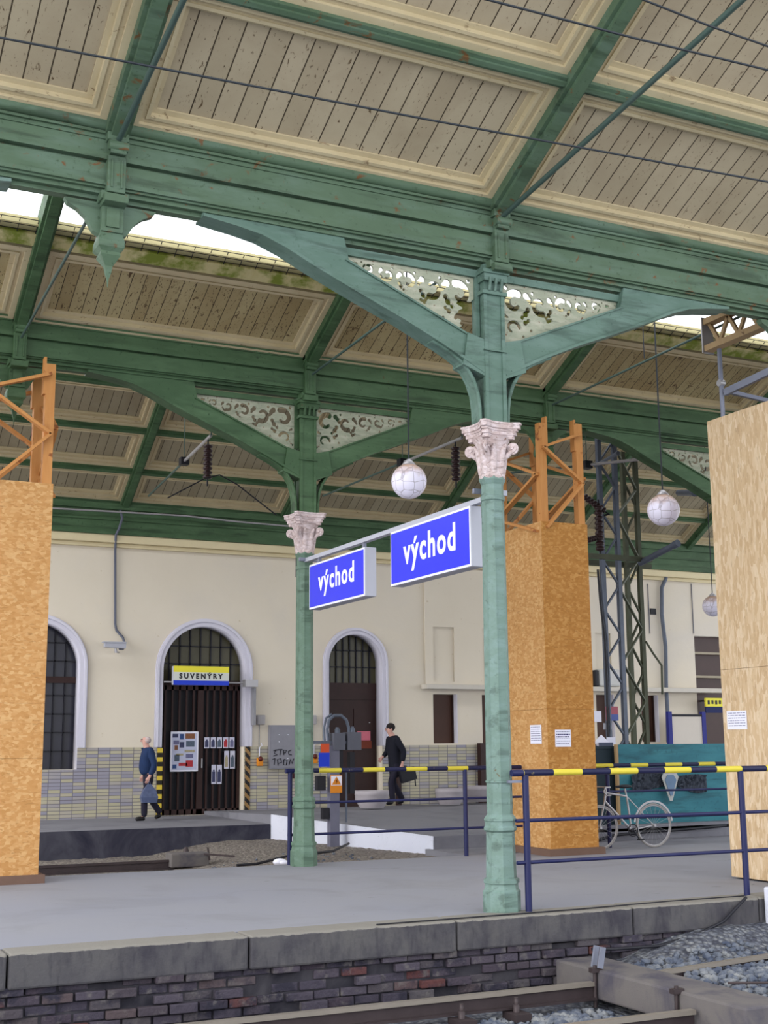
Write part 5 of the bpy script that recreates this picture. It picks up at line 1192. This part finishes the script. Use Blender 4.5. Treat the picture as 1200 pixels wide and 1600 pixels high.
    for s in 'lr': uv_[s+'sh'] = inf(s+'sh', .09); uv_[s+'el'] = inf(s+'el', .068); uv_[s+'wr'] = (J[s+'wr'][0]*1.0+(J[s+'el'][0]-J[s+'wr'][0])*.08, .05); ue += [('chest', s+'sh'), (s+'sh', s+'el'), (s+'el', s+'wr')]
    skin_mesh('coat' if uplen else 'jacket', (uv_, ue), upper, root)
    for s in 'lr':
        a, t = J[s+'an'][0], J[s+'toe'][0]; d = (t-a); d.z = min(d.z, -.02); sv_ = {'h': (a+V(-.03, 0, -.03), .055), 'm': (a.lerp(t, .5)+V(0, 0, -.015), .052), 't': (t+V(.02, 0, 0), .044)}
        skin_mesh('shoe', (sv_, [('h', 'm'), ('m', 't')]), SHOE, root, 1)
    return root
def joints(lean, lk, la, lt, rk, ra, rt_, le, lw, re, rw, hd=V(0, 0, 0)):
    J = {'pelvis': (V(0, 0, .95), .10), 'spine': (V(lean*.4, 0, 1.13), .10), 'chest': (V(lean*.8, 0, 1.36), .11), 'neck': (V(lean*1.2, 0, 1.51), .056),
         'jaw': (V(lean*1.6+.035, 0, 1.575)+hd, .066), 'skull': (V(lean*1.8+.02, 0, 1.655)+hd, .09), 'crown': (V(lean*1.9, 0, 1.70)+hd, .07)}
    for s, y, K, A, T, E_, W_ in (('l', 1, lk, la, lt, le, lw), ('r', -1, rk, ra, rt_, re, rw)):
        J[s+'hip'] = (V(0, y*.09, .86), .07); J[s+'kn'] = (V(*K), .05); J[s+'an'] = (V(*A), .034); J[s+'toe'] = (V(*T), .024)
        J[s+'sh'] = (V(lean, y*.18, 1.42), .046); J[s+'el'] = (V(*E_), .042); J[s+'wr'] = (V(*W_), .028)
        w_ = V(*W_); J[s+'palm'] = (w_+(w_-V(*E_)).normalized()*.075, .032)
    return J
# old man walking to the left: heading = -X, local left (+y) is world -Y, i.e. towards the viewer
J = joints(.03, (.10, .10, .5), (.10, .09, .08), (.26, .1, .035), (-.05, -.09, .49), (-.3, -.09, .14), (-.2, -.09, .035),
           (-.06, .25, 1.14), (.04, .24, .90), (-.08, -.25, 1.14), (.03, -.25, .92))
p1 = at(232, 1281, 'Z', .12); p1.y = min(p1.y, 27.3); p1 = at(230, 1278, 'Y', 26.9); p1.z = .12
person(p1, PI, J, 'balding old man in navy jacket walking left with a plastic bag past the souvenir shop', JACK, 0, TROU, HAIRW, True, .03, 1.0)
hw = p1+V(-.04, -.24, .82)
pb = thing('plastic_bag', hw+V(0, 0, -.45), 'translucent blue grey plastic bag carried by the old man', 'bag')
BAGM = flat('blue plastic', rgb(92, 104, 140), .35, var=.3, sc=14)
MB().add([V(hw.x+x*s, hw.y+y*s2, hw.z+z) for z, s, s2 in ((-.08, .04, .02), (-.2, .13, .05), (-.34, .18, .07), (-.45, .15, .06)) for x, y in ((-1, -1), (1, -1), (1, 1), (-1, 1))], [(k*4+j, k*4+(j+1) % 4, k*4+4+(j+1) % 4, k*4+4+j) for k in range(3) for j in range(4)]+[(0, 1, 2, 3), (15, 14, 13, 12)]).build('bag_body', BAGM, pb, subd=0)
MB().tube([hw+V(-.03, 0, -.1), hw+V(0, 0, .0), hw+V(.03, 0, -.1)], .012, 6).build('bag_handle', BAGM, pb)
J = joints(.05, (.16, .10, .50), (.12, .09, .09), (.27, .1, .035), (.02, -.09, .48), (-.22, -.09, .10), (-.1, -.09, .035),
           (-.10, .25, 1.15), (-.06, .25, .90), (.06, -.25, 1.16), (.22, -.2, 1.02), V(.02, 0, 0))
p2 = at(618, 1257, 'Y', 26.9); p2.z = p2.z
person(p2, PI, J, 'man in a long black coat walking left in front of the wall, briefcase in hand', COAT, .4, TROU, HAIRD, False, 0, 1.03)
hw = p2+V(.10, -.25, .86)
bc = thing('briefcase', hw+V(0, 0, -.45), 'black briefcase carried by the man in the long coat', 'bag')
MB().frame(hw, V(.97, 0, .24), V(0, 1, 0), V(-.24, 0, .97), -.16, .24, -.06, .06, -.36, -.06).build('case', flat('black leather', rgb(24, 24, 34), .5), bc, bevel=.02)
MB().tube([hw+V(-.05, 0, -.08), hw+V(-.04, 0, -.0), hw+V(.06, 0, .0), hw+V(.07, 0, -.06)], .012, 6).build('handle', BLK, bc)
MB().bar(hw+V(.24, -.05, -.1), hw+V(.26, -.06, -.45), .03, .01).build('strap', BLK, bc)
